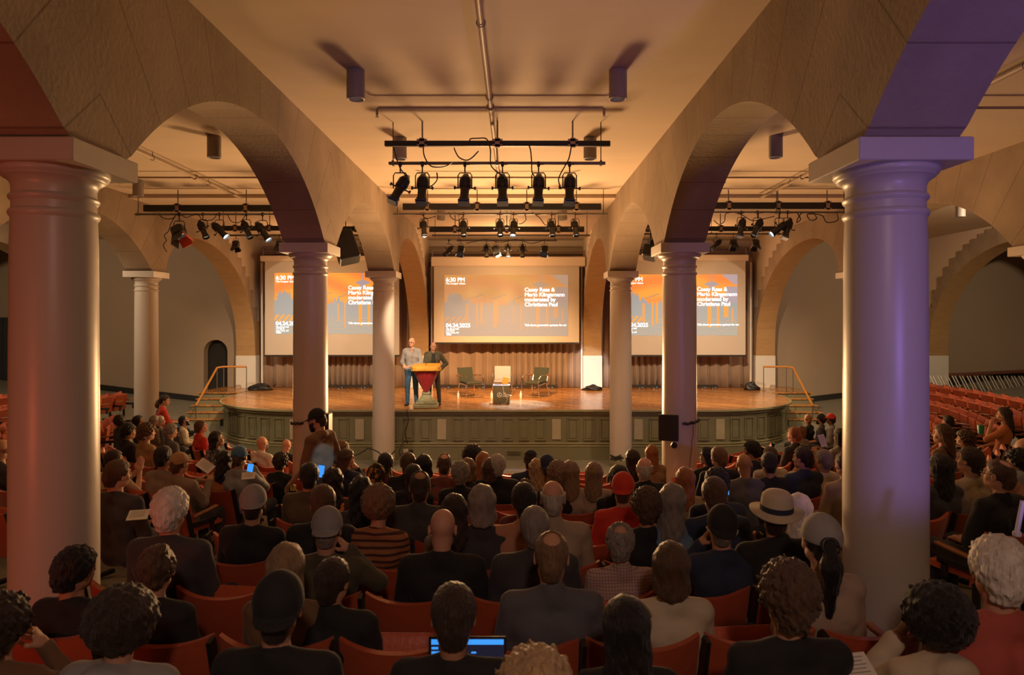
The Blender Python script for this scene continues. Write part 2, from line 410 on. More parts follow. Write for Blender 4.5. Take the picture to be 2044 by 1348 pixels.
def ceiling_light(x, y, label, zc=CEIL):
    t = thing('ceiling_light', label, 'ceiling light', (x, y, zc), 0, 'cylinder ceiling lights')
    MB().lathe([(.095, 0), (.1, -.004), (.1, -.325), (.09, -.33), (.082, -.325), (.075, -.16), (0.0, -.15)], n=32, cap=False).build('housing', mat('grey lamp housing', (.30, .27, .26), .5), t, True)
    MB().lathe([(0, -.165), (.055, -.165), (.06, -.19), (.052, -.2), (0, -.2)], n=20).build('bulb', mat('bulb', (1, .75, .45), .4, emit=1.2), t, True)
    lamp('SPOT', (x, y, zc - .36), 16, (1, .62, .34), (x, y, 0), .06, 110, .8)
for x, y, l in ((-1.47, 7.4, 'grey cylinder ceiling light, near left of the centre pipe'), (1.46, 7.4, 'grey cylinder ceiling light, near right of the centre pipe'),
                (-1.45, 10.15, 'grey cylinder ceiling light behind left end of the front lighting bar'), (1.46, 10.15, 'grey cylinder ceiling light behind right end of the front lighting bar'),
                (-4.26, 10.06, 'grey cylinder ceiling light seen through the large left arch'), (4.27, 10.06, 'grey cylinder ceiling light seen through the large right arch'),
                (-7.2, 13.2, 'grey cylinder ceiling light just right of the near left column cap'), (10.6, 15.3, 'grey cylinder ceiling light over the far right aisle')):
    ceiling_light(x, y, l, CEIL if y < 14.7 else CEIL - .08)
for x, y, l in ((-1.45, 15.75, 'small cylinder ceiling light above the stage rig, left'), (1.45, 15.75, 'small cylinder ceiling light above the stage rig, right')):
    ceiling_light(x, y, l, CEIL - .08)
# ------------------------------------------------------------------ stage
ST = 1.27
def stage_outline(off=0.0, n=22):
    r = 3.0 + off; pts = [(-8.1 - off, 22.2)]
    for i in range(n + 1):
        a = PI + (PI / 2) * i / n; pts.append((-5.1 + r * math.cos(a), 19.56 + r * math.sin(a)))
    for i in range(n + 1):
        a = 1.5 * PI + (PI / 2) * i / n; pts.append((5.2 + r * math.cos(a), 19.56 + r * math.sin(a)))
    pts.append((8.2 + off, 22.2)); return pts
stage = thing('stage', 'wide raised stage with wooden deck and green panelled front', 'stage', (0, 19, 0))
def S(mb, name, m, smooth=False):
    o = mb.build(name, m, stage, smooth); o.location = (0, -19, 0); return o
S(MB().prism(stage_outline(-.02), 'z', ST - .05, ST), 'deck', M_BOARD)
S(MB().prism(stage_outline(-.10), 'z', 0, ST - .05), 'front_panelling', M_GREEN, True)
def lip(z0, z1, off, m, name):
    o = stage_outline(off); i = stage_outline(-.12); n = len(o); vs = []; fs = []
    for (a, b) in zip(o, i): vs += [(*a, z0), (*a, z1), (*b, z1), (*b, z0)]
    for k in range(n - 1):
        for j in range(4): fs.append((k * 4 + j, k * 4 + (j + 1) % 4, k * 4 + 4 + (j + 1) % 4, k * 4 + 4 + j))
    S(MB().add(vs, fs), name, m, True)
lip(ST - .05, ST - .002, .03, M_GREEN2, 'edge_nosing'); lip(ST - .12, ST - .05, -.03, M_GREEN, 'edge_moulding')
lip(.395, .43, -.06, M_GREEN2, 'plinth_moulding'); lip(.335, .37, -.05, M_GREEN2, 'plinth_moulding'); lip(0, .33, -.065, M_GREEN, 'plinth'); lip(0, .06, -.03, M_GREEN, 'plinth_foot')
# panels walked along the outline
def walk(off, s):
    """point and tangent at arc length s from the middle of the front (x = 0)"""
    r = 3.0 + off; yf = 19.56 - r
    sg = 1 if s >= 0 else -1; L = abs(s); xc = 5.2 if sg > 0 else 5.1
    if L <= xc: return (s, yf), (1, 0)
    a = min((L - xc) / r, PI / 2 + .3)
    return (sg * (xc + r * math.sin(a)), 19.56 - r * math.cos(a)), (math.cos(a), sg * math.sin(a))
pitch = .412; k0 = -23
for k in range(-23, 24):
    s = (k + .28) * pitch
    (x, y), (tx, ty) = walk(-.10, s)
    R = Matrix.Rotation(math.atan2(ty, tx), 3, 'Z'); pw, z0, z1 = .125, .50, 1.03
    def W(u, v, z): 
        q = R @ Vector((u, v, 0)); return (x + q.x, y + q.y, z)
    if k in (-13, -9, -8, -4, 3, 8, 13):
        mb = MB().box(W(0, -.012, (z0 + z1) / 2), (pw * 2 - .03, .03, z1 - z0 - .02), R)
        S(mb, 'vent_cover', M_VENT)['label'] = 'pale beige vent cover'
    else:
        mb = MB()
        for u in (-pw, pw): mb.box(W(u, -.012, (z0 + z1) / 2), (.03, .035, z1 - z0), R)
        mb.box(W(0, -.012, z1), (pw * 2 + .03, .035, .03), R); mb.box(W(0, -.016, z0), (pw * 2 + .03, .045, .03), R)
        mb.box(W(0, -.004, (z0 + z1) / 2), (pw * 2 - .09, .02, z1 - z0 - .08), R)
        S(mb, 'panel_frame', M_GREEN)
b = MB()
for z in (.16, .19, .22): b.box((.28, 16.6, z), (.36, .03, .012))
S(b, 'air_grille', M_GREEN)
o = MB().box((-2.43, 16.595, .235), (.12, .03, .09)).build('socket_box', M_WHITE); tag(o, 'white socket box on the green stage plinth below the lectern', 'socket')
o = MB().box((-2.3, 16.595, .215), (.1, .03, .06)).build('cable_connector', M_BLACK); tag(o, 'black connector beside the white socket box on the stage plinth', 'connector')

# steps and handrails each side
def steps(s):
    side = 'left' if s < 0 else 'right'
    t = thing('stage_steps', f'wooden-topped steps up to the {side} side of the stage', 'steps', (s * 8.84, 20.4, 0))
    MB().box((0, .95, .63), (1.25, 1.7, 1.22)).build('landing', M_GREEN, t); MB().box((0, .93, ST - .01), (1.35, 1.76, .035)).build('landing_tread', M_BOARD, t)
    for k in range(4):
        z = ST - .165 * (k + 1); y = -.05 - .3 * k
        MB().box((0, y, z / 2), (1.1, .3, z - .03)).build('riser', M_GREEN, t)
        MB().box((0, y - .015, z - .005), (1.16, .34, .035), bev=.008).build('tread', M_BOARD, t)
    h = thing('handrail', f'varnished wooden handrail of the {side} stage steps', 'handrail', (s * 8.9, 20.6, ST), 0)
    zt = .79
    pts = [(s * -.85, .02, zt), (s * -.15, 0, zt), (s * .05, -.02, zt - .03), (s * .02, -1.45, zt - 1.03)]
    rail = MB()
    for a, b_ in zip(pts, pts[1:]): rail.tube([a, b_], .03, 8)
    rail.build('rail', M_RAIL, h, True)
    for x, y, z1 in ((s * -.85, .02, zt), (s * -.15, 0, zt), (s * .04, -.04, zt - .03)):
        MB().tube([(x, y, 0), (x, y, z1)], .014, 8).build('post', M_GREY, h, True)
    MB().tube([(s * .02, -1.45, -.62), (s * .02, -1.45, zt - 1.03)], .02, 8).build('post', M_GREY, h, True)
steps(-1); steps(1)

# ------------------------------------------------------------------ curtains, screens
def curtain(x0, x1, y, z0, z1, label, m=M_CURT, seed=0, amp=.085):
    rnd = random.Random(seed); n = int((x1 - x0) / .022); vs = []; ph = 0; phs = []
    for i in range(n + 1): ph += .022 * (2 * PI / (.30 + .12 * math.sin(i * .021 + seed))); phs.append(ph + .5 * math.sin(i * .05))
    zs = [z0 + (z1 - z0) * k / 8 for k in range(9)]
    for k, z in enumerate(zs):
        for i in range(n + 1):
            a = amp * (1 - .35 * k / 8); p = phs[i] + .25 * math.sin(k * .8 + i * .03)
            vs.append((x0 + (x1 - x0) * i / n + .02 * math.sin(2 * p), y + a * math.sin(p) + .02 * math.sin(i * .13), z))
    fs = [(k * (n + 1) + i, k * (n + 1) + i + 1, (k + 1) * (n + 1) + i + 1, (k + 1) * (n + 1) + i) for k in range(8) for i in range(n)]
    o = MB().add(vs, fs).build('curtain', m, smooth='all')
    md = o.modifiers.new('thickness', 'SOLIDIFY'); md.thickness = .012
    tag(o, label, 'curtain'); return o
curtain(-2.5, 2.5, 22.0, ST + .01, 5.6, 'brown pleated stage curtain behind the centre screen and chairs', seed=1)
curtain(-8.2, -3.2, 22.05, ST + .01, 5.6, 'brown pleated curtain behind the left screen', seed=2)
curtain(3.2, 8.2, 22.05, ST + .01, 5.6, 'brown pleated curtain behind the right screen', seed=3)
curtain(-17.4, -14.95, 21.9, .9, 3.6, 'near-black drape at the far left edge of the hall', M_DARKCURT, 4)

# ---- projected picture: an orange hall interior with pale blue-grey floor
def picture_mesh(name, wd, ht, light_wash=0.0):
    nx, nz = 200, 110; vs = []; fs = []; cols = []
    rnd = np.random.RandomState(3); jag = np.convolve(rnd.rand(nx + 6) - .5, np.ones(3) / 3, 'same') * .16 + np.convolve(rnd.rand(nx + 6) - .5, np.ones(14) / 14, 'same') * .35
    bars = [(.185, .47, .80, .008), (.262, .44, .84, .007), (.30, .44, .8, .012), (.41, .42, .86, .014), (.435, .42, .80, .006), (.56, .5, .78, .006), (.62, .45, .9, .006), (.755, .5, .86, .013), (.83, .5, .86, .012), (.90, .52, .70, .022), (.955, .55, .78, .007)]
    for j in range(nz + 1):
        for i in range(nx + 1): vs.append(((i / nx - .5) * wd, 0, (j / nz - .5) * ht))
    for j in range(nz):
        for i in range(nx):
            fs.append((j * (nx + 1) + i, j * (nx + 1) + i + 1, (j + 1) * (nx + 1) + i + 1, (j + 1) * (nx + 1) + i))
            u = (i + .5) / nx; v = 1 - (j + .5) / nz
            wob = jag[i]
            # sky-like vault edge
            edge = .46 + wob - (.10 if u < .2 else 0) * math.sin(min(1, u / .2) * PI) - (.18 * max(0, (u - .72) / .28))
            org = (.95, .27 + .13 * math.sin(v * 17 + 3 * math.sin(u * 5)) * .5 + .04 * v, .03)
            blu = (.24 + .10 * v, .29 + .08 * v, .33)
            c = org if v < edge else blu
            if .32 < v < .40 and math.sin(u * 34 + v * 50) > .86 and v < edge: c = (.5, .25, .12)
            for b0, t0, t1, hw in bars:
                if abs(u - b0) < hw and t0 < v < t1: c = (1.0, .33, .04)
            if u < .17 and .68 < v < .80 and math.sin(u * 130 + v * 60) > -.1: c = (1.0, .36, .05)
            if v > .74 and math.sin(v * 150 + 3 * math.sin(u * 14)) > .90 and u > .12: c = (.62, .36, .18)
            # pendant lamp shape and dark corner
            du = abs(u - .775)
            if .115 < v < .19 and du < .012 + .058 * (1 - abs((v - .16) / .045)) * (1 if abs(v - .16) < .045 else 0): c = (.34, .29, .33)
            if v < .12 and du < .004: c = (.34, .29, .33)
            if .19 <= v < .26 and du < .018 + .25 * (v - .19): c = (.38, .30, .33)
            if u > .86 and v < (u - .86) * 1.5 and v < .16: c = (.42, .33, .36)
            if u > .90 and .20 < v < .46: c = (.36, .31, .36)
            g = .55 * (c[0] + c[1] + c[2]) / 3 + .18
            cols.append(tuple(x * (1 - light_wash) + y * light_wash for x, y in zip(c, (.70 - .15 * v, .40 + .05 * v, .14 + .25 * v))))  # stage light washing out the picture is mixed into its colours
    mb = MB().add(vs, fs)
    me = bpy.data.meshes.new(name); me.from_pydata(mb.v, [], mb.f); me.update()
    at = me.color_attributes.new('picture', 'FLOAT_COLOR', 'CORNER')
    arr = np.repeat(np.array([(*c, 1) for c in cols], dtype=np.float32), 4, axis=0).ravel(); at.data.foreach_set('color', arr)
    return me
def picture_mat(name, s):
    m = bpy.data.materials.new(name); m.use_nodes = True; nt = m.node_tree; b = nt.nodes['Principled BSDF']
    a = nt.nodes.new('ShaderNodeAttribute'); a.attribute_name = 'picture'
    b.inputs['Base Color'].default_value = (.14, .12, .10, 1); b.inputs['Roughness'].default_value = .9
    nt.links.new(a.outputs['Color'], b.inputs['Emission Color']); b.inputs['Emission Strength'].default_value = s
    return m
def text(parent, s, x, z, size, m, y=-.02, off=.012):
    d = bpy.data.curves.new('lettering', 'FONT'); d.body = s; d.size = size; d.offset = 0; d.extrude = .0005; d.bevel_depth = .022 * size; d.bevel_resolution = 0; d.space_character = .98
    d.space_line = .90; d.align_y = 'TOP'; d.materials.append(m)
    o = bpy.data.objects.new('lettering', d); C.objects.link(o); bpy.context.view_layer.update()
    me = bpy.data.meshes.new_from_object(o.evaluated_get(bpy.context.evaluated_depsgraph_get())); bpy.data.objects.remove(o); o = put('lettering', me); o.parent = parent; o.location = (x, y, z); o.rotation_euler = (PI / 2, 0, 0); return o
M_LET = mat('projected lettering', (.9, .92, 1.0), .9, emit=1.1)
def screen(px0, px1, py0, py1, hx0, hx1, hy0, hy1, ix0, ix1, iy0, iy1, Y, label, light_wash, es):
    a = P(px0, py0, Y); b = P(px1, py1, Y); cx = (a[0] + b[0]) / 2
    t = thing('projection_screen', label, 'projection screen', (cx, Y, b[2]))
    def L(px, py): q = P(px, py, Y); return q[0] - cx, q[2] - b[2]
    x0, z0 = L(px0, py0); x1, z1 = L(px1, py1)
    MB().box(((x0 + x1) / 2, 0, (z0 + z1) / 2), (x1 - x0, .012, z0 - z1)).build('sheet', M_SCREEN, t)
    MB().box(((x0 + x1) / 2, 0, z1 - .02), (x1 - x0 + .04, .04, .05)).build('bottom_bar', M_BLACK, t)
    h0, k0 = L(hx0, hy0); h1, k1 = L(hx1, hy1)
    MB().box(((h0 + h1) / 2, .02, (k0 + k1) / 2), (h1 - h0, .24, k0 - k1), bev=.02).build('housing', M_PLAS, t)
    for s, hx in ((-1, h0), (1, h1)): MB().box((hx - s * .02, .16, k0 + .1), (.05, .05, .25)).build('hanging_bracket', M_GREY, t)
    i0, j0 = L(ix0, iy0); i1, j1 = L(ix1, iy1); wd, ht = i1 - i0, j0 - j1
    me = picture_mesh('picture', wd, ht, light_wash); me.materials.append(picture_mat('projected picture', es))
    p = put('picture', me, t); p.location = ((i0 + i1) / 2, -.012, (j0 + j1) / 2); p['label'] = 'projected orange and grey picture with white lettering'
    def tx(s, u, v, size): text(p, s, (u - .5) * wd, (.5 - v) * ht, size * ht, M_LET, -.006, .005).scale = (1.10, 1.08, 1)
    tx('6:30 PM', .012, .035, .088); tx('The Cooper Union', .012, .122, .038)
    tx('Casey Reas &\nMario Klingemann\nmoderated by\nChristiane Paul', .648, .20, .083)
    tx('Talk about generative systems for art', .648, .80, .042)
    tx('04.24.2025', .012, .785, .084); tx('The Great Hall\n7 E 7th St\nNew York, NY\n10003', .014, .868, .032)
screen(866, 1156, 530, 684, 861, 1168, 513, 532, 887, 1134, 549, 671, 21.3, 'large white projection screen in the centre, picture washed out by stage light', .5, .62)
screen(529, 797, 520, 709, 521, 803, 511, 522, 548, 775, 545, 667, 21.35, 'projection screen left of the stage with vivid orange picture', 0, .85)
screen(1221, 1488, 519, 709, 1216, 1493, 509, 521, 1242, 1472, 548, 670, 21.35, 'projection screen right of the stage with vivid orange picture', 0, .85)
# pipes and duct on the wall above the screens
for z, r, l in ((5.95, .035, 'upper pipe on the wall above the screens'), (5.78, .05, 'thicker pipe on the wall above the screens'), (5.62, .03, 'lower pipe on the wall above the screens')):
    o = MB().tube([(-8.2, 22.45, z), (8.2, 22.45, z)], r, 10).build('wall_pipe', M_PIPE, smooth=True); tag(o, l, 'pipe')
o = MB().box((0, 22.55, 5.42), (16.4, .1, .16)).build('wall_beam', mat('dark red timber', (.16, .06, .035), .7)); tag(o, 'dark red timber beam above the screens', 'beam')
for x, l in ((-2.42, 'pale vertical pipe left of the centre screen'), (2.5, 'pale vertical pipe between centre screen and right pier'), (-8.0, 'pale vertical pipe left of the left screen'), (8.05, 'pale vertical pipe right of the right screen')):
    o = MB().tube([(x, 21.75, ST), (x, 21.75, 5.4)], .035, 10).build('drain_pipe', M_WHITE, smooth=True); tag(o, l, 'pipe')

# ------------------------------------------------------------------ things on the stage
def lump(name, px, py, Y, wd, ht, label, m=M_BLACK, seed=1):
    x, y, z = P(px, py, Y); rnd = random.Random(seed); prof = []
    n, k = 20, 8; vs = []; fs = []
    for j in range(k + 1):
        a = PI / 2 * j / k
        for i in range(n):
            t = 2 * PI * i / n; r = math.cos(a) * (1 + .22 * math.sin(t * 3 + seed + j) + .12 * math.sin(t * 5 + j * 2))
            vs.append((x + wd / 2 * r * math.cos(t), Y + wd * .3 * r * math.sin(t), ST + ht * math.sin(a) * (1 + .15 * math.sin(t * 2 + seed))))
    for j in range(k):
        for i in range(n): fs.append((j * n + i, j * n + (i + 1) % n, (j + 1) * n + (i + 1) % n, (j + 1) * n + i))
    fs.append(tuple(range(n - 1, -1, -1)))
    tag(MB().add(vs, fs).build(name, m, smooth='all'), label, name.replace('_', ' '))
lump('cable_pile', 520, 780, 21.2, .68, .2, 'black heap of cable at the foot of the left stage pier', seed=2)
lump('cable_pile', 1183, 780, 21.2, .62, .17, 'black heap of cable in front of the white pedestal by the centre screen', seed=5)
lump('cable_pile', 1500, 780, 21.2, .45, .24, 'black heap of cable beside the right stage pier', seed=7)
def strip_light(px0, px1, label):
    a = P(px0, 776, 21.6); b = P(px1, 776, 21.6)
    t = thing('strip_light', label, 'strip light', ((a[0] + b[0]) / 2, 21.6, ST)); L = b[0] - a[0]
    MB().box((0, 0, .09), (L, .09, .08), bev=.01).build('housing', M_BLACK, t)
    n = max(2, int(L / .5))
    for i in range(n):
        x = -L / 2 + (i + .5) * L / n
        MB().box((x, 0, .025), (.05, .1, .05)).build('foot', M_GREY, t)
        MB().box((x + .1, -.05, .05), (.04, .02, .03)).build('connector', mat('blue connector', (.1, .3, .7), .4), t)
strip_light(872, 1113, 'long black strip light lying behind the three chairs'); strip_light(655, 745, 'black strip light on the floor below the left screen'); strip_light(1262, 1318, 'black strip light on the floor below the right screen'); strip_light(1390, 1432, 'short black strip light below the right screen, nearest the right pier')

def lectern():
    x, y = P(851, 800, 17.0)[0], 17.0
    t = thing('lectern', 'ornate green lectern draped in red velvet with gold fringe', 'lectern', (x, y, ST), math.radians(4))
    G = mat('verdigris paint', (.30, .33, .20), .45, var=.2, scale=12)
    base = MB().box((0, 0, .05), (.62, .56, .10), bev=.02).box((0, 0, .125), (.54, .48, .05), bev=.02)
    base.build('base', G, t)
    sq = lambda r: r
    MB().lathe([(.25, .15), (.235, .19), (.17, .22), (.13, .28), (.10, .33), (.115, .36), (.10, .39), (.082, .44), (.075, .56), (.09, .60), (.075, .63), (.07, .72), (.12, .80), (.2, .86)], n=8).build('pedestal', G, t)
    # drape: wide at the top, gathered to a point below
    n = 72; vs = []; fs = []; K = 10
    for k in range(K + 1):
        u = k / K; z = 1.04 - .60 * u; hw = .345 * (1 - u) + .10 * u + .02 * math.sin(u * PI); hd = .27 * (1 - u) + .10 * u
        for i in range(n):
            a = 2 * PI * i / n; cx_, sy_ = math.cos(a), math.sin(a); p = 4 - 2 * u
            r = (abs(cx_) ** p + abs(sy_) ** p) ** (-1 / p); r *= 1 + (.015 + .05 * u) * math.sin(a * 14)
            vs.append((hw * r * cx_, hd * r * sy_, z + .05 * u * math.cos(a * 2)))
    for k in range(K):
        for i in range(n): fs.append((k * n + i, k * n + (i + 1) % n, (k + 1) * n + (i + 1) % n, (k + 1) * n + i))
    MB().add(vs, fs).build('velvet_drape', mat('red velvet', (.30, .008, .012), .6, sheen=.8, var=.3, scale=14), t, 'all')
    MB().box((0, 0, 1.06), (.70, .56, .06), Euler((math.radians(6), 0, 0)), bev=.02).build('desk_top', mat('gold cloth', (.58, .30, .025), .5, var=.15, scale=30), t)
    fr = []; vs = []; fs = []; n = 160
    for k, (z, o) in enumerate(((1.06, 0), (1.0, .012), (.955, .015))):
        for i in range(n):
            a = 2 * PI * i / n; r = (abs(math.cos(a)) ** 6 + abs(math.sin(a)) ** 6) ** (-1 / 6) * (1 + (.02 * k / 2) * math.sin(i * PI))
            r *= 1 + .012 * k * math.sin(i * PI * .5)
            vs.append(((.357 + o) * r * math.cos(a), (.285 + o) * r * math.sin(a), z))
    for k in range(2):
        for i in range(n): fs.append((k * n + i, k * n + (i + 1) % n, (k + 1) * n + (i + 1) % n, (k + 1) * n + i))
    MB().add(vs, fs).build('fringe', mat('gold fringe', (.62, .32, .03), .55, var=.3, scale=60, stretch=(1, 1, .1)), t)
    o = MB().tube([(x + .02, y - .25, 1.1 + ST), (x + .02, y - .2, 1.3 + ST), (x + .03, y - .12, 1.38 + ST)], .006, 8).lathe([(.0, 0), (.014, .01), (.014, .05), (0, .06)], (x + .03, y - .12, 1.37 + ST), 10).build('microphone', M_BLACK, smooth=True)
    tag(o, 'thin black gooseneck microphone on the draped lectern', 'microphone')
lectern()
o = MB().tube([(P(813, 818, 16.5)[0], 16.45, ST)] + [(P(813 + 3 * math.sin(k), 818, 16.5)[0], 16.43, ST - .05 - k * .11) for k in range(8)] + [P(808, 880, 16.3), P(800, 892, 16.2), P(797, 904, 16.1), P(800, 912, 15.9)], .011, 6).build('cable', M_BLACK, smooth=True)
tag(o, 'black cable hanging down the stage front left of the lectern', 'cable')

def easy_chair(px, py, Y, rz, label, m):
    x, y, _ = P(px, py, Y)
    t = thing('lounge_chair', label, 'armchair', (x, y, ST), rz, 'flat-bar lounge chairs on stage')
    # local: faces -Y (towards the hall)
    MB().box((0, 0.02, .43), (.50, .50, .06), Euler((math.radians(4), 0, 0)), bev=.02).build('seat', m, t)
    MB().box((0, .30, .64), (.50, .05, .42), Euler((math.radians(-12), 0, 0)), bev=.02).build('backrest', m, t)
    for s in (-1, 1):
        arc = [(s * .29, -.26, 0), (s * .29, -.30, .35), (s * .29, -.27, .56), (s * .29, -.18, .63), (s * .29, .10, .63), (s * .29, .34, .60)]
        MB().tube(arc, .014, 8).build('arm_frame', M_CHROME, t, True)
        MB().tube([(s * .29, .1, .635), (s * .29, .30, .615)], .02, 8).build('arm_pad', M_ARM, t, True)
        MB().tube([(s * .29, -.29, .36), (s * .25, 0.0, .39), (s * .25, .22, .42), (s * .25, .36, .82)], .012, 8).build('seat_rail', M_CHROME, t, True)
        MB().tube([(s * .25, .20, .40), (s * .29, .30, 0)], .013, 8).build('leg', M_CHROME, t, True)
    MB().tube([(-.29, -.26, .02), (.29, -.26, .02)], .012, 8).tube([(-.29, .30, .02), (.29, .30, .02)], .012, 8).build('stretcher', M_CHROME, t, True)
LG = mat('dark green leather', (.045, .05, .032), .4, var=.2); LW = mat('pale grey leather', (.27, .28, .29), .35, var=.08)
easy_chair(939, 793, 19.3, math.radians(34), 'dark green leather lounge chair on stage, nearest the lectern', LG)
easy_chair(1003, 788, 19.8, 0, 'pale grey leather lounge chair behind the small black table', LW)
easy_chair(1069, 793, 19.3, math.radians(-34), 'dark green leather lounge chair on stage, right of the small table', LG)
def cube_table():
    x, y, _ = P(1001, 806, 17.9)
    t = thing('cube_table', 'small dark cube table with a white logo on its front', 'table', (x, y, ST))
    M = mat('dark table cloth', (.13, .12, .08), .85)
    MB().box((0, 0, .24), (.44, .44, .48), bev=.008).build('body', M, t)
    MB().box((0, 0, .487), (.46, .46, .02), bev=.006).build('top', mat('grey top', (.3, .3, .28), .4), t)
    LM = mat('white print', (.75, .75, .72), .7)
    e = MB()
    for k, (ax, az) in enumerate([(-.05, .24)]):
        for i in range(6):
            a0 = PI / 6 + i * PI / 3; a1 = a0 + PI / 3
            p0 = Vector((ax + .06 * math.cos(a0), -.224, az + .065 * math.sin(a0))); p1 = Vector((ax + .06 * math.cos(a1), -.224, az + .065 * math.sin(a1)))
            e.tube([p0, p1], .009, 4)
        for i in range(3):
            a0 = PI / 2 + i * 2 * PI / 3; e.tube([(ax, -.224, az), (ax + .05 * math.cos(a0), -.224, az + .055 * math.sin(a0))], .009, 4)
    e.build('logo', LM, t)
    text(t, 'THE\nCOOPER\nUNION', .035, .31, .048, LM, -.223)
    o = MB().box((x - .06, y, ST + .505), (.26, .2, .018), bev=.005).build('laptop', M_CHROME); tag(o, 'closed silver laptop on the dark cube table', 'laptop')
    o = MB().box((x + .11, y + .02, ST + .60), (.16, .04, .2), Euler((0, math.radians(14), 0)), bev=.005).build('book', mat('orange cover', (.7, .28, .04), .5)); tag(o, 'orange book standing on the dark cube table', 'book')
    o = MB().tube([(x, y - .1, ST + .51), (x + .04, y - .235, ST + .47), (x + .07, y - .24, ST + .3), (x + .16, y - .26, ST + .15), (x + .12, y - .3, ST + .02), (x, y - .36, ST + .01)], .006, 6).build('cable', M_WHITE, smooth=True)
    tag(o, 'thin white cable trailing from the cube table to the floor', 'cable')
cube_table()
for px, l in ((914.6, 'white bottle on the stage floor by the left chair'), (981.5, 'white bottle on the stage floor left of the cube table'), (1039.6, 'white bottle on the stage floor right of the cube table')):
    x, y, z = P(px, 796, 18.9); y = 18.9
    t = thing('water_bottle', l, 'bottle', (x, y, ST), 0, 'white bottles on the stage')
    MB().lathe([(.032, 0), (.035, .01), (.035, .14), (.014, .18), (.013, .2)], n=16).build('bottle_body', mat('frosted plastic', (.75, .75, .72), .3), t, True)
    MB().lathe([(.016, .198), (.016, .22)], n=12).build('cap', M_WHITE, t)

# monitor, straps and sensor on the columns
def strap(cx, cy_, z, a0, a1, label):
    pts = [(cx + .29 * math.sin(a0 + (a1 - a0) * i / 12), cy_ - .29 * math.cos(a0 + (a1 - a0) * i / 12), z + .008 * math.sin(i * 1.7) + i * .002) for i in range(13)]
    o = MB().tube(pts, [.012 + .012 * abs(math.sin(i * .9)) for i in range(13)], 7).build('cable_strap', M_BLACK, smooth=True); tag(o, label, 'strap')
strap(2.856, 10.26, P(0, 846, 10)[2], -.1, 1.2, 'black taped strap around the column beside the monitor')
strap(-2.856, 10.26, P(0, 848, 10)[2], -1.1, -.1, 'black taped strap on the column in front of the walking man')
x, y, z = P(1335, 853, 9.9)
t = thing('monitor', 'black flat monitor mounted on the right column, seen from behind', 'monitor', (x, y, z), math.radians(-16))
MB().box((0, -.06, 0), (.29, .05, .39), bev=.008).build('panel', M_BLACK, t); MB().box((0, 0.02, 0), (.08, .12, .08)).build('wall_mount', M_BLACK, t)
x, y, z = P(1345, 889, 9.97)
o = MB().lathe([(0, -.03), (.035, -.03), (.05, -.01), (.05, .03), (0, .03)], (x, y, z), 6, Matrix.Rotation(PI / 2, 3, 'X')).build('cable_reel', M_BLACK); tag(o, 'small black hexagonal knob on the column below the monitor', 'knob')
x, y, z = P(656, 847, 10.2)
o = MB().box((x, y, z), (.06, .22, .34), bev=.01).build('wall_speaker', M_BLACK); tag(o, 'narrow black box on the side of the column behind the walking man', 'speaker')
o = MB().tube([P(1383, 850, 9.95), P(1384, 868, 9.96), P(1381, 880, 9.97), P(1380, 900, 9.97), P(1377, 925, 9.97), P(1376, 950, 9.97), P(1374, 975, 9.97)], .005, 5).build('cable', M_BLACK, smooth=True); tag(o, 'thin wire running down the right column below the strap', 'cable')
o = MB().tube([P(1245, 915, 15.5)] + [P(1225 + 14 * math.sin(k * 1.9) + k, 914 + 6 * math.cos(k * 2.7), 15.3) for k in range(10)], .018, 6).build('cable', M_BLACK, smooth=True); tag(o, 'tangled black cable on the floor at the foot of the right front column', 'cable')
o = MB().tube([P(690 + k * 9 + 3 * math.sin(k * 2), 903 + 8 * math.sin(k * .9), 15.4) for k in range(12)], .014, 6).build('cable', M_BLACK, smooth=True); tag(o, 'black cable snaking over the floor before the stage, left of the column', 'cable')

# leaning metal frames and timber rail by the far right wall
for i in range(13):
    px = 1868 + i * 15; Y = 20.6
    x, y, z0 = P(px + 18, 795, Y); z1 = P(px, 752, Y)[2]; x1 = P(px, 752, Y)[0]
    t = thing('metal_frame', f'leaning silver metal frame by the far right wall, {ORD[i + 1]} from the violet column', 'metal frame', (x, Y, z0 - .25), 0, 'leaning metal frames at the far right wall')
    dx, dz = x1 - x, z1 - z0 + .25
    for s in (0, .09):
        MB().tube([(s, 0, 0), (dx + s, .3, dz)], .02, 6).build('upright', mat('bare aluminium', (.62, .58, .50), .35, metal=.5), t, True)
    MB().tube([(dx * .5, .15, dz * .5), (dx * .5 + .09, .15, dz * .5)], .012, 6).build('rung', M_GREY, t, True)
o = MB().tube([P(1858, 751, 21.9), P(2060, 741, 21.9)], .06, 8).build('wall_rail', mat('dark red timber', (.16, .06, .035), .7), smooth=True); tag(o, 'dark red timber rail along the far right wall above the metal frames', 'rail')
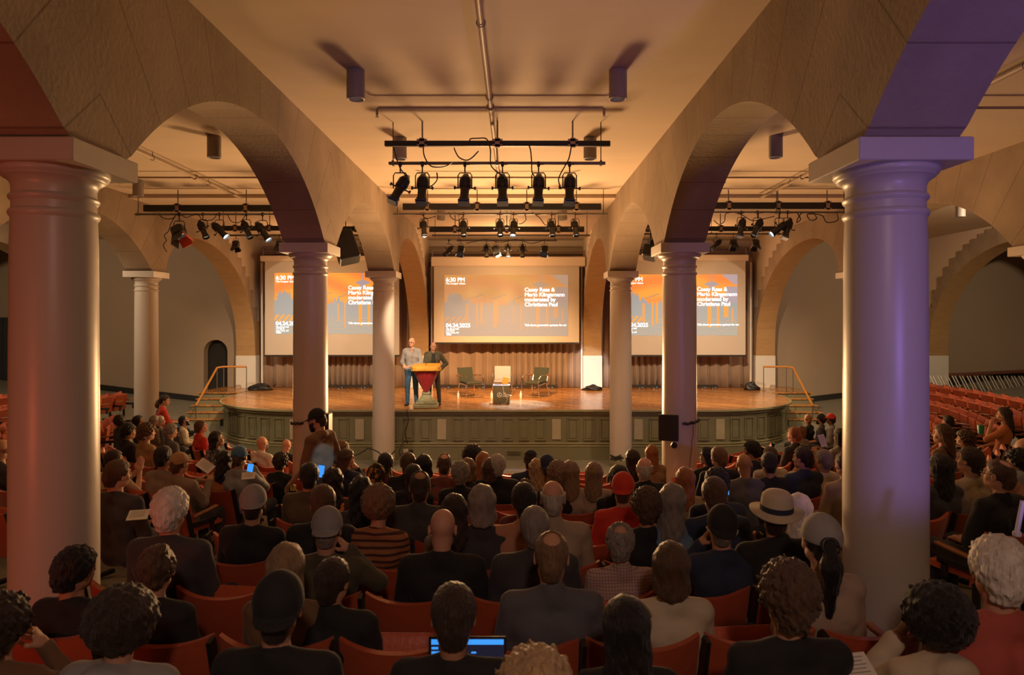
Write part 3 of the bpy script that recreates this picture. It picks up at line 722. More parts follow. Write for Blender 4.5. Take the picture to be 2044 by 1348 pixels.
# ------------------------------------------------------------------ lighting rig
def bar(px0, px1, py, Y, label, h=.16, zc=CEIL, sleeves=4):
    a, b = P(px0, py, Y), P(px1, py, Y); L = b[0] - a[0]; cx = (a[0] + b[0]) / 2
    t = thing('lighting_bar', label, 'lighting bar', (cx, Y, a[2]), 0, 'flat black lighting bars')
    MB().box((0, 0, 0), (L, .06, h), bev=.006).build('raceway', M_BLACK, t)
    for i in range(sleeves):
        x = (-.5 + (i + .5) / sleeves) * L
        MB().box((x, -.045, 0), (.07, .03, h + .06)).box((x, -.035, h / 2), (.14, .05, .03)).box((x, -.035, -h / 2), (.14, .05, .03)).build('clamp_plate', M_PIPE, t)
        MB().tube([(x, 0, h / 2), (x, 0, zc - a[2] - .003)], .012, 6).build('hanger_rod', M_GREY, t, True)
    return t
def hang_pipe(px0, px1, py, Y, label, zc=CEIL, r=.024, n=3):
    a, b = P(px0, py, Y), P(px1, py, Y); L = b[0] - a[0]; cx = (a[0] + b[0]) / 2
    t = thing('lighting_pipe', label, 'pipe', (cx, Y, a[2]), 0, 'round hanging pipes of the lighting rig')
    MB().tube([(-L / 2, 0, 0), (L / 2, 0, 0)], r, 10).build('pipe', M_GREY, t, True)
    for i in range(n):
        x = (-.48 + .96 * i / (n - 1)) * L
        MB().tube([(x, 0, 0), (x, 0, zc - a[2] - .003)], .007, 6).build('hanger_rod', M_BLACK, t, True)
        MB().box((x, 0, 0), (.03, .07, .07)).build('pipe_clamp', M_GREY, t)
Z2 = CEIL - .08
bar(768, 1218, 287, 9.3, 'black lighting bar nearest the camera, across the centre ceiling', .075, sleeves=3)
hang_pipe(776, 1208, 326, 9.35, 'hanging pipe carrying the six big black spotlights')
bar(804, 1200, 413, 14.2, 'second black lighting bar across the centre, with brown clamps', .14, sleeves=4)
hang_pipe(785, 1213, 427, 14.1, 'thin pipe under the second centre lighting bar')
bar(857, 1166, 458, 16.6, 'third black lighting bar, just above the stage', .14, Z2, sleeves=3)
hang_pipe(862, 1178, 470, 16.5, 'thin pipe under the third centre lighting bar', Z2)
hang_pipe(912, 1112, 480, 17.0, 'lowest pipe carrying the lamps over the stage', Z2, n=2)
bar(287, 560, 416, 14.2, 'black lighting bar across the left aisle ceiling', .14, sleeves=2)
hang_pipe(270, 560, 428, 14.1, 'pipe of the left aisle lighting rig', n=2)
bar(437, 572, 456, 16.6, 'rear black lighting bar over the left side of the stage', .12, Z2, sleeves=2)
bar(640, 735, 457, 16.6, 'rear black lighting bar between the left columns', .12, Z2, sleeves=2)
hang_pipe(440, 730, 470, 16.5, 'rear pipe over the left side of the stage', Z2)
bar(1405, 1700, 411, 14.2, 'black lighting bar across the right aisle ceiling', .14, sleeves=3)
hang_pipe(1410, 1690, 424, 14.1, 'pipe of the right aisle lighting rig', n=3)
bar(1400, 1552, 457, 16.6, 'rear black lighting bar over the right side of the stage', .12, Z2, sleeves=2)
bar(1275, 1345, 457, 16.6, 'rear black lighting bar between the right columns', .12, Z2, sleeves=2)
hang_pipe(1280, 1560, 467, 16.5, 'rear pipe over the right side of the stage', Z2)

M_BODY = mat('spotlight casing', (.022, .019, .017), .38, var=.4, scale=12)
M_LENS = mat('spotlight lens', (.25, .35, .6), .08, spec=1.0)
M_LIT = mat('lit lens', (.75, .95, 1.0), .3, emit=5.0)
M_GEL = mat('blue gel frame', (.04, .07, .16), .4)
SPOTS = {}
def spotlight(px, py, Y, pan, tilt, size, label, lit=False, kind='profile', hang=None, gel=False):
    """profile lantern hung at the top of its yoke from (px, py); tilt 0 = straight down, + = towards the left of frame; pan tips it away from the camera"""
    x, y, z = P(px, py, Y)
    t = thing('spotlight', label, 'spotlight', (x, y, z), 0, 'theatre spotlights'); t.scale = (size,) * 3
    MB().box((0, 0, .0), (.05, .05, .09), bev=.008).tube([(0, 0, -.03), (0, 0, -.14)], .012, 8).lathe([(.012, -.02), (.012, .05)], (.03, 0, 0), 8, Matrix.Rotation(PI / 2, 3, 'Y')).build('hook_clamp', M_BODY, t)
    W = .115
    MB().tube([(-W, 0, -.40), (-W, 0, -.19), (-W * .75, 0, -.145), (W * .75, 0, -.145), (W, 0, -.19), (W, 0, -.40)], .010, 8).build('yoke', M_BODY, t, True)
    R = Euler((math.radians(pan), math.radians(tilt), 0)).to_matrix().to_4x4(); MT = Matrix.Translation((0, 0, -.40)) @ R
    def part(mb, name, m, smooth=False):
        o = mb.build(name, m, t, smooth); o.matrix_local = MT; return o
    if kind == 'profile':
        part(MB().lathe([(.0, .25), (.055, .245), (.075, .21), (.095, .17), (.10, .02), (.085, -.01)], n=14), 'lamp_house', M_BODY)
        h = MB().tube([(-.04, 0, .24), (-.035, 0, .285), (.035, 0, .285), (.04, 0, .24)], .009, 6)
        for k in range(5): h.lathe([(.103, .03 + k * .03), (.106, .035 + k * .03), (.103, .042 + k * .03)], n=14, cap=False)
        part(h, 'handle', M_BODY)
        part(MB().lathe([(.088, -.01), (.075, -.02), (.072, -.20), (.088, -.21), (.092, -.27), (.082, -.275), (.08, -.22)], n=20, cap=False), 'lens_barrel', M_BODY, True)
        part(MB().lathe([(0, -.235), (.06, -.238), (.081, -.225)], n=20, cap=False), 'lens', M_LIT if lit else M_LENS, True)
        if gel: part(MB().box((0, 0, -.29), (.19, .19, .02)).box((0, .0, -.30), (.15, .15, .03)), 'gel_frame', M_GEL)
        part(MB().tube([(-.17, 0, 0), (.17, 0, 0)], .012, 8).box((-.17, 0, 0), (.03, .03, .05)).box((.17, 0, 0), (.03, .03, .05)), 'tilt_knob', M_BODY)
    else:
        part(MB().box((0, 0, .05), (.26, .26, .26), bev=.05), 'lamp_house', M_BODY)
        part(MB().lathe([(0, -.085), (.10, -.085), (.1, -.08)], n=20), 'lens', M_LIT if lit else M_LENS)
        for a in range(4):
            Rr = Euler((0, 0, a * PI / 2)).to_matrix(); c = Rr @ Vector((0, .15, -.16))
            o = part(MB().box(c, (.24, .012, .20), Euler((math.radians(22), 0, a * PI / 2))), 'barn_door', mat('orange barn door', (.75, .12, .03), .5) if (kind == 'fresnel_red' and a in (3, 0)) else M_BODY)
    return t
for px, tilt, l in ((799, 24, 'leftmost, tilted of the six big black spotlights on the front pipe'), (843, 0, 'second of the six big black spotlights from the left'), (928, 2, 'third of the six big black spotlights from the left'),
                    (1003, -1, 'fourth of the six big black spotlights from the left'), (1075, 3, 'fifth of the six big black spotlights from the left'), (1137, 3, 'rightmost of the six big black spotlights on the front pipe')):
    spotlight(px, 328, 9.32, -24, tilt, .84, l, gel=True)
for px, py, tilt, l, lit in ((846, 430, -8, 'chrome-ringed spotlight on the second pipe, left end', False), (925, 430, -4, 'spotlight on the second pipe behind the third big one', False), (998, 424, -3, 'spotlight on the second pipe below the fourth big one', False),
                             (1025, 425, 4, 'spotlight on the second pipe left of centre gap, bright lens rim', True), (1101, 437, -6, 'spotlight hung low on the second pipe', False), (1148, 430, -6, 'spotlight on the second pipe, right end', False)):
    spotlight(px, 427, 14.1, -26, tilt, .74, l, lit)
for px, py, tilt, l, lit, k in ((896, 474, 42, 'pale spotlight tipped sideways at the left end of the lowest pipe', False, 'profile'), (920, 474, 10, 'round black lamp on the lowest pipe', True, 'wash'), (971, 478, -2, 'slim spotlight with reddish front on the lowest pipe', False, 'profile'),
                                (990, 476, -25, 'lamp with brilliant white lens over the stage, left of centre', True, 'wash'), (1014, 476, -4, 'spotlight in the middle of the lowest pipe', True, 'profile'), (1043, 480, 0, 'slim dark spotlight right of the middle of the lowest pipe', False, 'profile'), (1087, 474, 8, 'lamp with brilliant white lens over the stage, right', True, 'wash')):
    spotlight(px, 480, 17.0, -22, tilt, .62 if k == 'wash' else .66, l, lit, k)
for px, py, Y, tilt, pan, size, l, lit, k in (
        (358, 434, 14.1, -28, -20, 1.0, 'boxy black floodlight with orange-red barn door, left aisle rig', False, 'fresnel_red'),
        (405, 434, 14.1, -28, -14, .80, 'black spotlight right of the floodlight with the orange flap', False, 'profile'),
        (438, 436, 14.1, -48, -10, .84, 'spotlight tipped far right in the left aisle rig', True, 'profile'),
        (471, 470, 16.5, -10, -20, .60, 'small lamp hung low in the left aisle rig', False, 'wash'),
        (492, 434, 14.1, -28, -14, .80, 'brassy spotlight in the left aisle rig', False, 'profile'),
        (524, 428, 14.1, -38, -8, .9, 'large black spotlight with bright rings near the dark arch', True, 'profile'),
        (558, 476, 16.5, 0, -20, .62, 'small lamp beside the left column cap', False, 'wash'),
        (726, 474, 16.5, -32, -14, .62, 'lamp between the hanging loudspeaker and the arch', True, 'profile'),
        (1480, 432, 14.1, 16, -18, .78, 'black spotlight with blue gel, right aisle rig', False, 'profile'),
        (1512, 428, 14.1, 30, -14, .82, 'tilted spotlight second in the right aisle rig', False, 'profile'),
        (1556, 424, 14.1, 55, -8, .86, 'spotlight tipped almost level with cyan glints, right aisle rig', True, 'profile'),
        (1572, 436, 14.1, 22, -16, .84, 'black spotlight nearest the violet column, blue gel', False, 'profile'),
        (1430, 474, 16.5, 48, -10, .66, 'pale spotlight tipped left over the right screen', False, 'profile'),
        (1464, 478, 16.5, 0, -20, .62, 'small dark lamp over the right screen', False, 'wash'),
        (1508, 474, 16.5, 8, -20, .62, 'small dark lamp right of the pale tipped spotlight', False, 'wash'),
        (1300, 474, 16.5, 40, -14, .66, 'bright-lensed lamp between the two right columns', True, 'profile')):
    py = (428 if px < 1000 else 424) if Y < 15 else (470 if px < 1000 else 467)
    spotlight(px, py, Y, pan, tilt, size, l, lit, k, gel=('blue gel' in l))
def cable(pts, Y, label, r=.009):
    w_ = [Vector(P(a, b, Y + .03 * math.sin(i * 2.1))) for i, (a, b) in enumerate(pts)]; out = []
    for i in range(len(w_) - 1):
        p0, p1, p2, p3 = w_[max(i - 1, 0)], w_[i], w_[i + 1], w_[min(i + 2, len(w_) - 1)]
        for k in range(5):
            t = k / 5; out.append(.5 * ((2 * p1) + (p2 - p0) * t + (2 * p0 - 5 * p1 + 4 * p2 - p3) * t * t + (-p0 + 3 * p1 - 3 * p2 + p3) * t ** 3))
    out.append(w_[-1]); o = MB().tube(out, r, 6).build('cable', M_BLACK, smooth=True); tag(o, label, 'cable', 'black cables of the lighting rig')
cable([(845, 295), (847, 312), (858, 330), (872, 334), (890, 332), (902, 324)], 9.25, 'black cable looping from the left of the front lighting bar')
cable([(906, 295), (915, 313), (930, 320), (942, 315), (955, 302)], 9.25, 'black cable looping to a fat connector below the front lighting bar')
cable([(937, 282), (940, 277), (955, 276), (968, 276), (974, 282), (979, 300), (980, 330), (995, 345), (1008, 356)], 9.25, 'long black cable falling past the middle of the front lighting bar')
cable([(1054, 286), (1059, 300), (1061, 322), (1062, 344), (1070, 356)], 9.25, 'black cable to the fifth big spotlight')
cable([(1140, 294), (1135, 318), (1120, 345), (1115, 360), (1120, 378)], 9.25, 'black cable down to the rightmost big spotlight')
cable([(786, 294), (792, 318), (800, 338), (812, 352)], 9.25, 'black cable down to the tilted big spotlight')
cable([(872, 345), (872, 360), (860, 372), (850, 372)], 9.25, 'short black cable between the first two upright big spotlights')
cable([(318, 430), (330, 437), (345, 436), (356, 426), (370, 434), (385, 430), (395, 428), (406, 440), (425, 438), (434, 426)], 14.08, 'black cable looping along the left aisle rig')
cable([(454, 428), (462, 442), (478, 444), (490, 430)], 14.08, 'black cable loop above the brassy spotlight')
cable([(352, 429), (342, 445), (336, 462), (328, 470), (332, 480), (326, 490), (333, 503)], 14.08, 'thin black cable dangling beside the boxy floodlight')
cable([(1425, 440), (1435, 448), (1446, 442), (1450, 426), (1478, 428), (1500, 440), (1520, 438), (1545, 432)], 14.08, 'black cable looping along the right aisle rig, left half')
cable([(1592, 426), (1598, 438), (1590, 444), (1600, 426), (1620, 424), (1630, 436), (1618, 440), (1612, 428), (1640, 430), (1650, 444), (1672, 440), (1670, 426)], 14.08, 'coiled black cable on the right aisle rig next to the violet column', .011)
cable([(840, 424), (850, 436), (870, 432)], 14.08, 'short black cable near the left end of the second pipe')
cable([(896, 424), (902, 436), (915, 440), (924, 432)], 14.08, 'black cable swinging to the second lamp of the second pipe')
cable([(1046, 424), (1050, 438), (1042, 446), (1036, 447)], 14.08, 'black cable swinging right of the centre lamps on the second pipe')
cable([(1062, 424), (1078, 436), (1090, 450), (1106, 440)], 14.08, 'slanting black cable to the low hung spotlight')
cable([(930, 486), (950, 482), (970, 478), (1000, 484), (1030, 478), (1060, 486), (1084, 480)], 16.9, 'black cable draped along the lowest pipe over the stage')
# loudspeaker hung behind the left column
def speaker(px, py, Y, w_, h_, d_, rot, label):
    t = thing('hanging_loudspeaker', label, 'loudspeaker', P(px, py, Y))
    R = Euler(rot)
    o = MB().box((0, 0, 0), (w_, d_, h_), bev=.02).build('cabinet', M_BLACK, t); o.rotation_euler = R
    g = MB().box((0, -d_ / 2 - .004, 0), (w_ * .9, .01, h_ * .9)).build('grille', mat('speaker grille', (.02, .02, .022), .8, bump=.4, bscale=200), t); g.rotation_euler = R
    MB().tube([(0, 0, h_ * .3), (0, 0, Z2 - t.location.z - .003)], .012, 6).build('hanger_rod', M_BLACK, t, True)
speaker(690, 494, 13.6, .42, .66, .34, (math.radians(-25), math.radians(-14), math.radians(24)), 'black loudspeaker hung at an angle beside the left column cap')
speaker(1298, 505, 13.6, .28, .26, .3, (math.radians(-20), math.radians(12), math.radians(-20)), 'small black loudspeaker peeking out beside the right column cap')
# ------------------------------------------------------------------ seating
ROWY = [3.07 + .75 * k for k in range(-2, 11)]     # depth of each row on the centre line
def seat_meshes():
    # local frame: origin on the floor under the top of the backrest, +Y towards the stage
    nx, nz = 13, 7; hw = .272
    def back_pt(u, v, side):
        x = u * hw; bow = .062 * (1 - u * u)
        z = .36 + v * .48 - .048 * (1 - u * u) * v ** 2 + .008 * v * u * u + .006 * math.cos(u * PI * 1.0) * v
        y = .13 * (1 - v) ** 1.2 - bow + .03; y += .02 * side * (1 - .25 * abs(u) ** 6) + (.012 * math.sin(PI * v) if side > 0 else 0)
        return (x, y, z)
    vs = []; fs = []
    for side in (-1, 1):
        for j in range(nz):
            for i in range(nx): vs.append(back_pt(-1 + 2 * i / (nx - 1), j / (nz - 1), side))
    N = nx * nz
    for j in range(nz - 1):
        for i in range(nx - 1):
            a = j * nx + i; fs.append((a, a + 1, a + nx + 1, a + nx)); fs.append((N + a, N + a + nx, N + a + nx + 1, N + a + 1))
    for i in range(nx - 1):
        fs.append((i, N + i, N + i + 1, i + 1)); a = (nz - 1) * nx + i; fs.append((a, a + 1, N + a + 1, N + a))
    for j in range(nz - 1):
        a = j * nx; fs.append((a, a + nx, N + a + nx, N + a)); a = j * nx + nx - 1; fs.append((a, N + a, N + a + nx, a + nx))
    back = MB().add(vs, fs).mesh('backrest', M_SEAT, True)
    def pan(up):
        vs = []; fs = []; n = 11
        prof = [(-.22, .0), (-.2, .035), (0, .05), (.18, .05), (.22, .02), (.21, -.02), (0, -.03), (-.2, -.02)]
        for i in range(n):
            u = -1 + 2 * i / (n - 1)
            for (py, pz) in prof: vs.append((u * .245, py, pz * (1 - .3 * abs(u) ** 4)))
        m = len(prof)
        for i in range(n - 1):
            for k in range(m): fs.append((i * m + k, i * m + (k + 1) % m, (i + 1) * m + (k + 1) % m, (i + 1) * m + k))
        fs += [tuple(range(m)), tuple((n - 1) * m + k for k in range(m - 1, -1, -1))]
        Mx = Matrix.Translation((0, .36, .42)) if not up else Matrix.Translation((0, .185, .565)) @ Matrix.Rotation(math.radians(82), 4, 'X')
        vs = [Mx @ Vector(v) for v in vs]
        return MB().add(vs, fs).mesh('seat', M_SEAT, True)
    frame = MB()
    frame.box((-.288, .03, .60), (.022, .05, .50), Euler((math.radians(14), 0, 0))).box((-.288, .10, .2), (.03, .05, .40)).box((-.288, .26, .5), (.026, .34, .05)).box((-.288, .16, .02), (.05, .3, .04)).box((-.288, .37, .43), (.026, .05, .12))
    fr = frame.mesh('side_frame', M_SEATF)
    arm = MB().box((-.288, .27, .615), (.05, .36, .028), Euler((math.radians(6), 0, 0)), bev=.01).mesh('armrest', M_ARM)
    return back, pan(False), pan(True), fr, arm
S_BACK, S_DOWN, S_UP, S_FRAME, S_ARM = seat_meshes()
COLS = [(s * x, y) for s in (-1, 1) for x in (2.856, 8.57) for y in (4.56, 10.26, 15.96)]
def row_R(k): return FOC - ROWY[k]
SEATS = []       # dicts: row, x, y, th, block, idx
SEAM = {2: 667, 4: 1203.6, 5: 966, 6: 1159, 7: 1207.6, 8: 1157}
NAMES = {'c': 'centre', 'l': 'left', 'r': 'right', 'fl': 'far left', 'fr': 'far right'}
for k in range(len(ROWY)):
    R = row_R(k); da = .577 / R; seam = 0.0
    if k in SEAM:
        x = CX + (SEAM[k] - 1028) * ROWY[k] / F; seam = math.asin(x / R)
    def add(th, blk, idx):
        x, y = R * math.sin(th), FOC - R * math.cos(th)
        if abs(x) > 15.5 or y < .9: return False
        if any(math.hypot(x - a, y - b) < .62 for a, b in COLS): return False
        px = 1028 + F * (x - CX) / y; z = floor_z(x, y) + .84; py = 640 + F * (CZ - z) / y
        if px < -70 or px > 2110 or py > 1400: return False
        if abs(x) < 10.2 and y > 15.2: return False
        if blk in ('fl', 'fr') and (R < 8.6 or R > 12.3): return False
        SEATS.append(dict(row=k, x=x, y=y, th=th, blk=blk, idx=idx, px=px, py=py)); return True
    n = 0
    m0 = math.floor((-math.radians(12.6) - seam) / da)
    for i in range(m0, 60):
        th = seam + (i + .5) * da
        if th < -math.radians(12.6) or th > math.radians(13.0): continue
        if abs(R * math.sin(th)) > 2.18 and R > 9.3: continue
        n += 1; add(th, 'c', n)
    for s, blk, fb in ((-1, 'l', 'fl'), (1, 'r', 'fr')):
        i = 0; th = math.radians(18.2) + da / 2
        while th < math.radians(50): i += 1; add(s * th, blk, i); th += da
        th += 1.0 / R; i = 0
        while th < math.radians(96): i += 1; add(s * th, fb, i); th += da
# leave out seats that the two nearest columns hide completely
def hidden(s):
    return (35 < s['px'] < 192 and s['y'] > 5.2) or (1700 < s['px'] < 1842 and s['y'] > 5.2)
SEATS = [s for s in SEATS if not hidden(s)]
def place_seats(occupied):
    SEATS.sort(key=lambda s: s['y'])
    print('SEATS', len(SEATS))
    for i, s in enumerate(SEATS):
        front = len(ROWY) - s['row']
        word = 'aisle' if s['blk'] != 'c' else 'left end'
        lab = f"red theatre seat, {ORD[s['idx']]} from {'aisle' if s['blk'] != 'c' else 'left'}, {ORD[front]} row back from stage, {NAMES[s['blk']]} block"
        t = thing('theatre_seat', lab, 'theatre seat', (s['x'], s['y'], floor_z(s['x'], s['y'])), s['th'], 'red folding theatre seats')
        put('backrest', S_BACK, t); put('seat', S_DOWN if i in occupied or id(s) in occupied else S_UP, t)
        put('side_frame', S_FRAME, t); put('armrest', S_ARM, t)
        nx = [q for q in SEATS if q['row'] == s['row'] and q['blk'] == s['blk'] and q['idx'] == s['idx'] + 1] if s['blk'] in 'cr' or s['blk'] == 'fr' else [q for q in SEATS if q['row'] == s['row'] and q['blk'] == s['blk'] and q['idx'] == s['idx'] - 1]
        if not nx:
            f = put('side_frame', S_FRAME, t); f.location.x = .576; a = put('armrest', S_ARM, t); a.location.x = .576
# ------------------------------------------------------------------ people: implicit shapes turned into meshes
def snet(xs, ys, zs, D):
    """surface-net mesh of the zero level of D on a (possibly uneven) grid"""
    nx, ny, nz = D.shape; S = D < 0
    c = sum(S[i:nx - 1 + i, j:ny - 1 + j, k:nz - 1 + k].astype(np.int8) for i in (0, 1) for j in (0, 1) for k in (0, 1))
    A = np.argwhere((c > 0) & (c < 8)); ids = -np.ones((nx - 1, ny - 1, nz - 1), np.int64); ids[tuple(A.T)] = np.arange(len(A))
    acc = np.zeros((len(A), 3)); cnt = np.zeros(len(A)); ax = [xs, ys, zs]
    corners = [(i, j, k) for i in (0, 1) for j in (0, 1) for k in (0, 1)]
    for a in corners:
        for d in range(3):
            if a[d]: continue
            b = list(a); b[d] = 1
            ia = A + a; ib = A + b
            da = D[tuple(ia.T)]; db = D[tuple(ib.T)]; m = (da < 0) != (db < 0)
            t = np.where(m, da / np.where(m, da - db, 1), 0)
            pa = np.stack([ax[q][ia[:, q]] for q in range(3)], 1); pb = np.stack([ax[q][ib[:, q]] for q in range(3)], 1)
            acc += np.where(m[:, None], pa + (pb - pa) * t[:, None], 0); cnt += m
    V = acc / cnt[:, None]; Q = []
    for d in range(3):
        e, f = (d + 1) % 3, (d + 2) % 3
        s0 = [slice(None)] * 3; s1 = [slice(None)] * 3; s0[d] = slice(0, -1); s1[d] = slice(1, None)
        a = S[tuple(s0)]; b = S[tuple(s1)]; X = np.argwhere(a != b)
        X = X[(X[:, e] > 0) & (X[:, f] > 0) & (X[:, e] < D.shape[e] - 1) & (X[:, f] < D.shape[f] - 1)]
        if not len(X): continue
        q = []
        for (de, df) in ((0, 0), (-1, 0), (-1, -1), (0, -1)):
            Y = X.copy(); Y[:, e] += de; Y[:, f] += df; q.append(ids[tuple(Y.T)])
        q = np.stack(q, 1); flip = ~a[tuple(X.T)]; q[flip] = q[flip][:, ::-1]; Q.append(q[:, ::-1] if False else q)
    return V, np.concatenate(Q)
def grid(lo, hi, h):
    ax = [np.arange(lo[i], hi[i] + h, h) for i in range(3)]
    return ax, np.meshgrid(*ax, indexing='ij')
def rc(G, a, b, r1, r2):
    a = np.array(a, float); b = np.array(b, float); ba = b - a; L = max(ba @ ba, 1e-9)
    px, py, pz = G[0] - a[0], G[1] - a[1], G[2] - a[2]
    t = np.clip((px * ba[0] + py * ba[1] + pz * ba[2]) / L, 0, 1)
    return np.sqrt((px - t * ba[0]) ** 2 + (py - t * ba[1]) ** 2 + (pz - t * ba[2]) ** 2) - (r1 + (r2 - r1) * t)
def el(G, c, r):
    x, y, z = (G[0] - c[0]), (G[1] - c[1]), (G[2] - c[2])
    k0 = np.sqrt((x / r[0]) ** 2 + (y / r[1]) ** 2 + (z / r[2]) ** 2) + 1e-9
    k1 = np.sqrt((x / r[0] ** 2) ** 2 + (y / r[1] ** 2) ** 2 + (z / r[2] ** 2) ** 2) + 1e-9
    return k0 * (k0 - 1) / k1
def smin(a, b, k):
    h = np.clip(.5 + .5 * (b - a) / k, 0, 1); return b + (a - b) * h - k * h * (1 - h)
def smax(a, b, k): return -smin(-a, -b, k)
def noise3(G, f, s=0.0):
    return (np.sin(G[0] * f + s) * np.sin(G[1] * f * 1.1 + 1.3 + s) * np.sin(G[2] * f * .93 + 2.1) + .5 * np.sin(G[0] * f * 2.1 + G[2] * f * 1.3 + s) * np.sin(G[1] * f * 1.9 + G[2] * f * .7 + 4))
MC = {}
def cached(key, fn):
    if key not in MC: MC[key] = fn()
    return MC[key]
def tomesh(name, V, Q, m):
    me = bpy.data.meshes.new(name); me.vertices.add(len(V)); me.vertices.foreach_set('co', np.asarray(V, np.float32).ravel())
    me.loops.add(Q.size); me.loops.foreach_set('vertex_index', Q.ravel().astype(np.int32))
    me.polygons.add(len(Q)); me.polygons.foreach_set('loop_start', np.arange(0, Q.size, 4, dtype=np.int32))
    me.update(calc_edges=True); me.validate(); me.polygons.foreach_set('use_smooth', np.ones(len(me.polygons), bool))
    me.materials.append(m); return me
def sk(name, col, r=.55): return mat('skin ' + name, col, r, var=.06, scale=9, spec=.35)
SKIN = {'l': sk('light', (.50, .27, .17)), 't': sk('tan', (.40, .20, .115)), 'b': sk('brown', (.19, .085, .045)), 'd': sk('dark', (.085, .04, .025)), 'p': sk('pink', (.58, .30, .20))}
HAIR = {}
def hairm(k):
    cols = dict(black=(.012, .010, .009), dbrown=(.035, .020, .012), brown=(.085, .045, .022), lbrown=(.17, .095, .045), ginger=(.30, .105, .035), blond=(.38, .24, .11), grey=(.22, .19, .16), lgrey=(.42, .37, .31), white=(.70, .63, .55), dblond=(.24, .15, .075))
    return mat('hair ' + k, cols[k], .5, var=.45, scale=30, bump=.7, bscale=110, stretch=(1, 1, .12), spec=.35, sheen=.1)
CLOTH = dict(blk=(.013, .013, .014), dgrey=(.045, .042, .045), grey=(.26, .25, .25), bgrey=(.10, .095, .105), olive=(.07, .062, .035), cream=(.52, .44, .30), white=(.62, .58, .52), red=(.55, .035, .015), pink=(.42, .085, .06), tan=(.34, .20, .09), maroon=(.13, .03, .03),
             navy=(.02, .028, .06), orange=(.45, .16, .05), brown=(.16, .085, .04), beige=(.38, .29, .20), blue=(.12, .19, .27), jean=(.05, .13, .24), lgrey=(.30, .29, .28), taupe=(.22, .17, .12), rust=(.20, .06, .035), salmon=(.42, .20, .11), trouser=(.03, .03, .035), gtrouser=(.085, .08, .07))
def clothm(k):
    if k == 'stripes':
        m = mat('cloth stripes', (.34, .12, .04), .85, var=.05)
        nt = m.node_tree; b = nt.nodes['Principled BSDF']; tc = nt.nodes.new('ShaderNodeTexCoord'); s = nt.nodes.new('ShaderNodeSeparateXYZ'); nt.links.new(tc.outputs['Object'], s.inputs[0])
        g = math_node(nt, 'GREATER_THAN', math_node(nt, 'FRACT', math_node(nt, 'MULTIPLY', s.outputs['Z'], 22)), .62)
        mx = nt.nodes.new('ShaderNodeMix'); mx.data_type = 'RGBA'; nt.links.new(g, mx.inputs['Factor']); mx.inputs['A'].default_value = (.34, .13, .045, 1); mx.inputs['B'].default_value = (.06, .02, .015, 1)
        nt.links.new(mx.outputs['Result'], b.inputs['Base Color']); return m
    if k == 'plaid':
        m = mat('cloth plaid', (.45, .36, .30), .85, var=.05)
        nt = m.node_tree; b = nt.nodes['Principled BSDF']; tc = nt.nodes.new('ShaderNodeTexCoord'); s = nt.nodes.new('ShaderNodeSeparateXYZ'); nt.links.new(tc.outputs['Object'], s.inputs[0])
        g = math_node(nt, 'GREATER_THAN', math_node(nt, 'FRACT', math_node(nt, 'MULTIPLY', s.outputs['Z'], 52)), .82)
        h = math_node(nt, 'GREATER_THAN', math_node(nt, 'FRACT', math_node(nt, 'MULTIPLY', s.outputs['X'], 52)), .82)
        mx = nt.nodes.new('ShaderNodeMix'); mx.data_type = 'RGBA'; nt.links.new(math_node(nt, 'MAXIMUM', g, h), mx.inputs['Factor']); mx.inputs['A'].default_value = (.40, .30, .26, 1); mx.inputs['B'].default_value = (.24, .10, .09, 1)
        nt.links.new(mx.outputs['Result'], b.inputs['Base Color']); return m
    if k in ('floral', 'leopard'):
        a, c2 = ((.30, .30, .28), (.05, .07, .10)) if k == 'floral' else ((.50, .20, .03), (.04, .02, .012))
        m = mat('cloth ' + k, a, .85); nt = m.node_tree; b = nt.nodes['Principled BSDF']
        n = nt.nodes.new('ShaderNodeTexVoronoi'); n.inputs['Scale'].default_value = 26 if k == 'floral' else 17; tc = nt.nodes.new('ShaderNodeTexCoord'); nt.links.new(tc.outputs['Object'], n.inputs['Vector'])
        g = math_node(nt, 'GREATER_THAN', n.outputs['Distance'], .42); mx = nt.nodes.new('ShaderNodeMix'); mx.data_type = 'RGBA'; nt.links.new(g, mx.inputs['Factor']); mx.inputs['A'].default_value = (*a, 1); mx.inputs['B'].default_value = (*c2, 1)
        nt.links.new(mx.outputs['Result'], b.inputs['Base Color']); return m
    return mat('cloth ' + k, CLOTH[k], .88, var=.16, scale=7, bump=.25, bscale=22, sheen=.12 if k not in ('blk', 'navy') else .05)

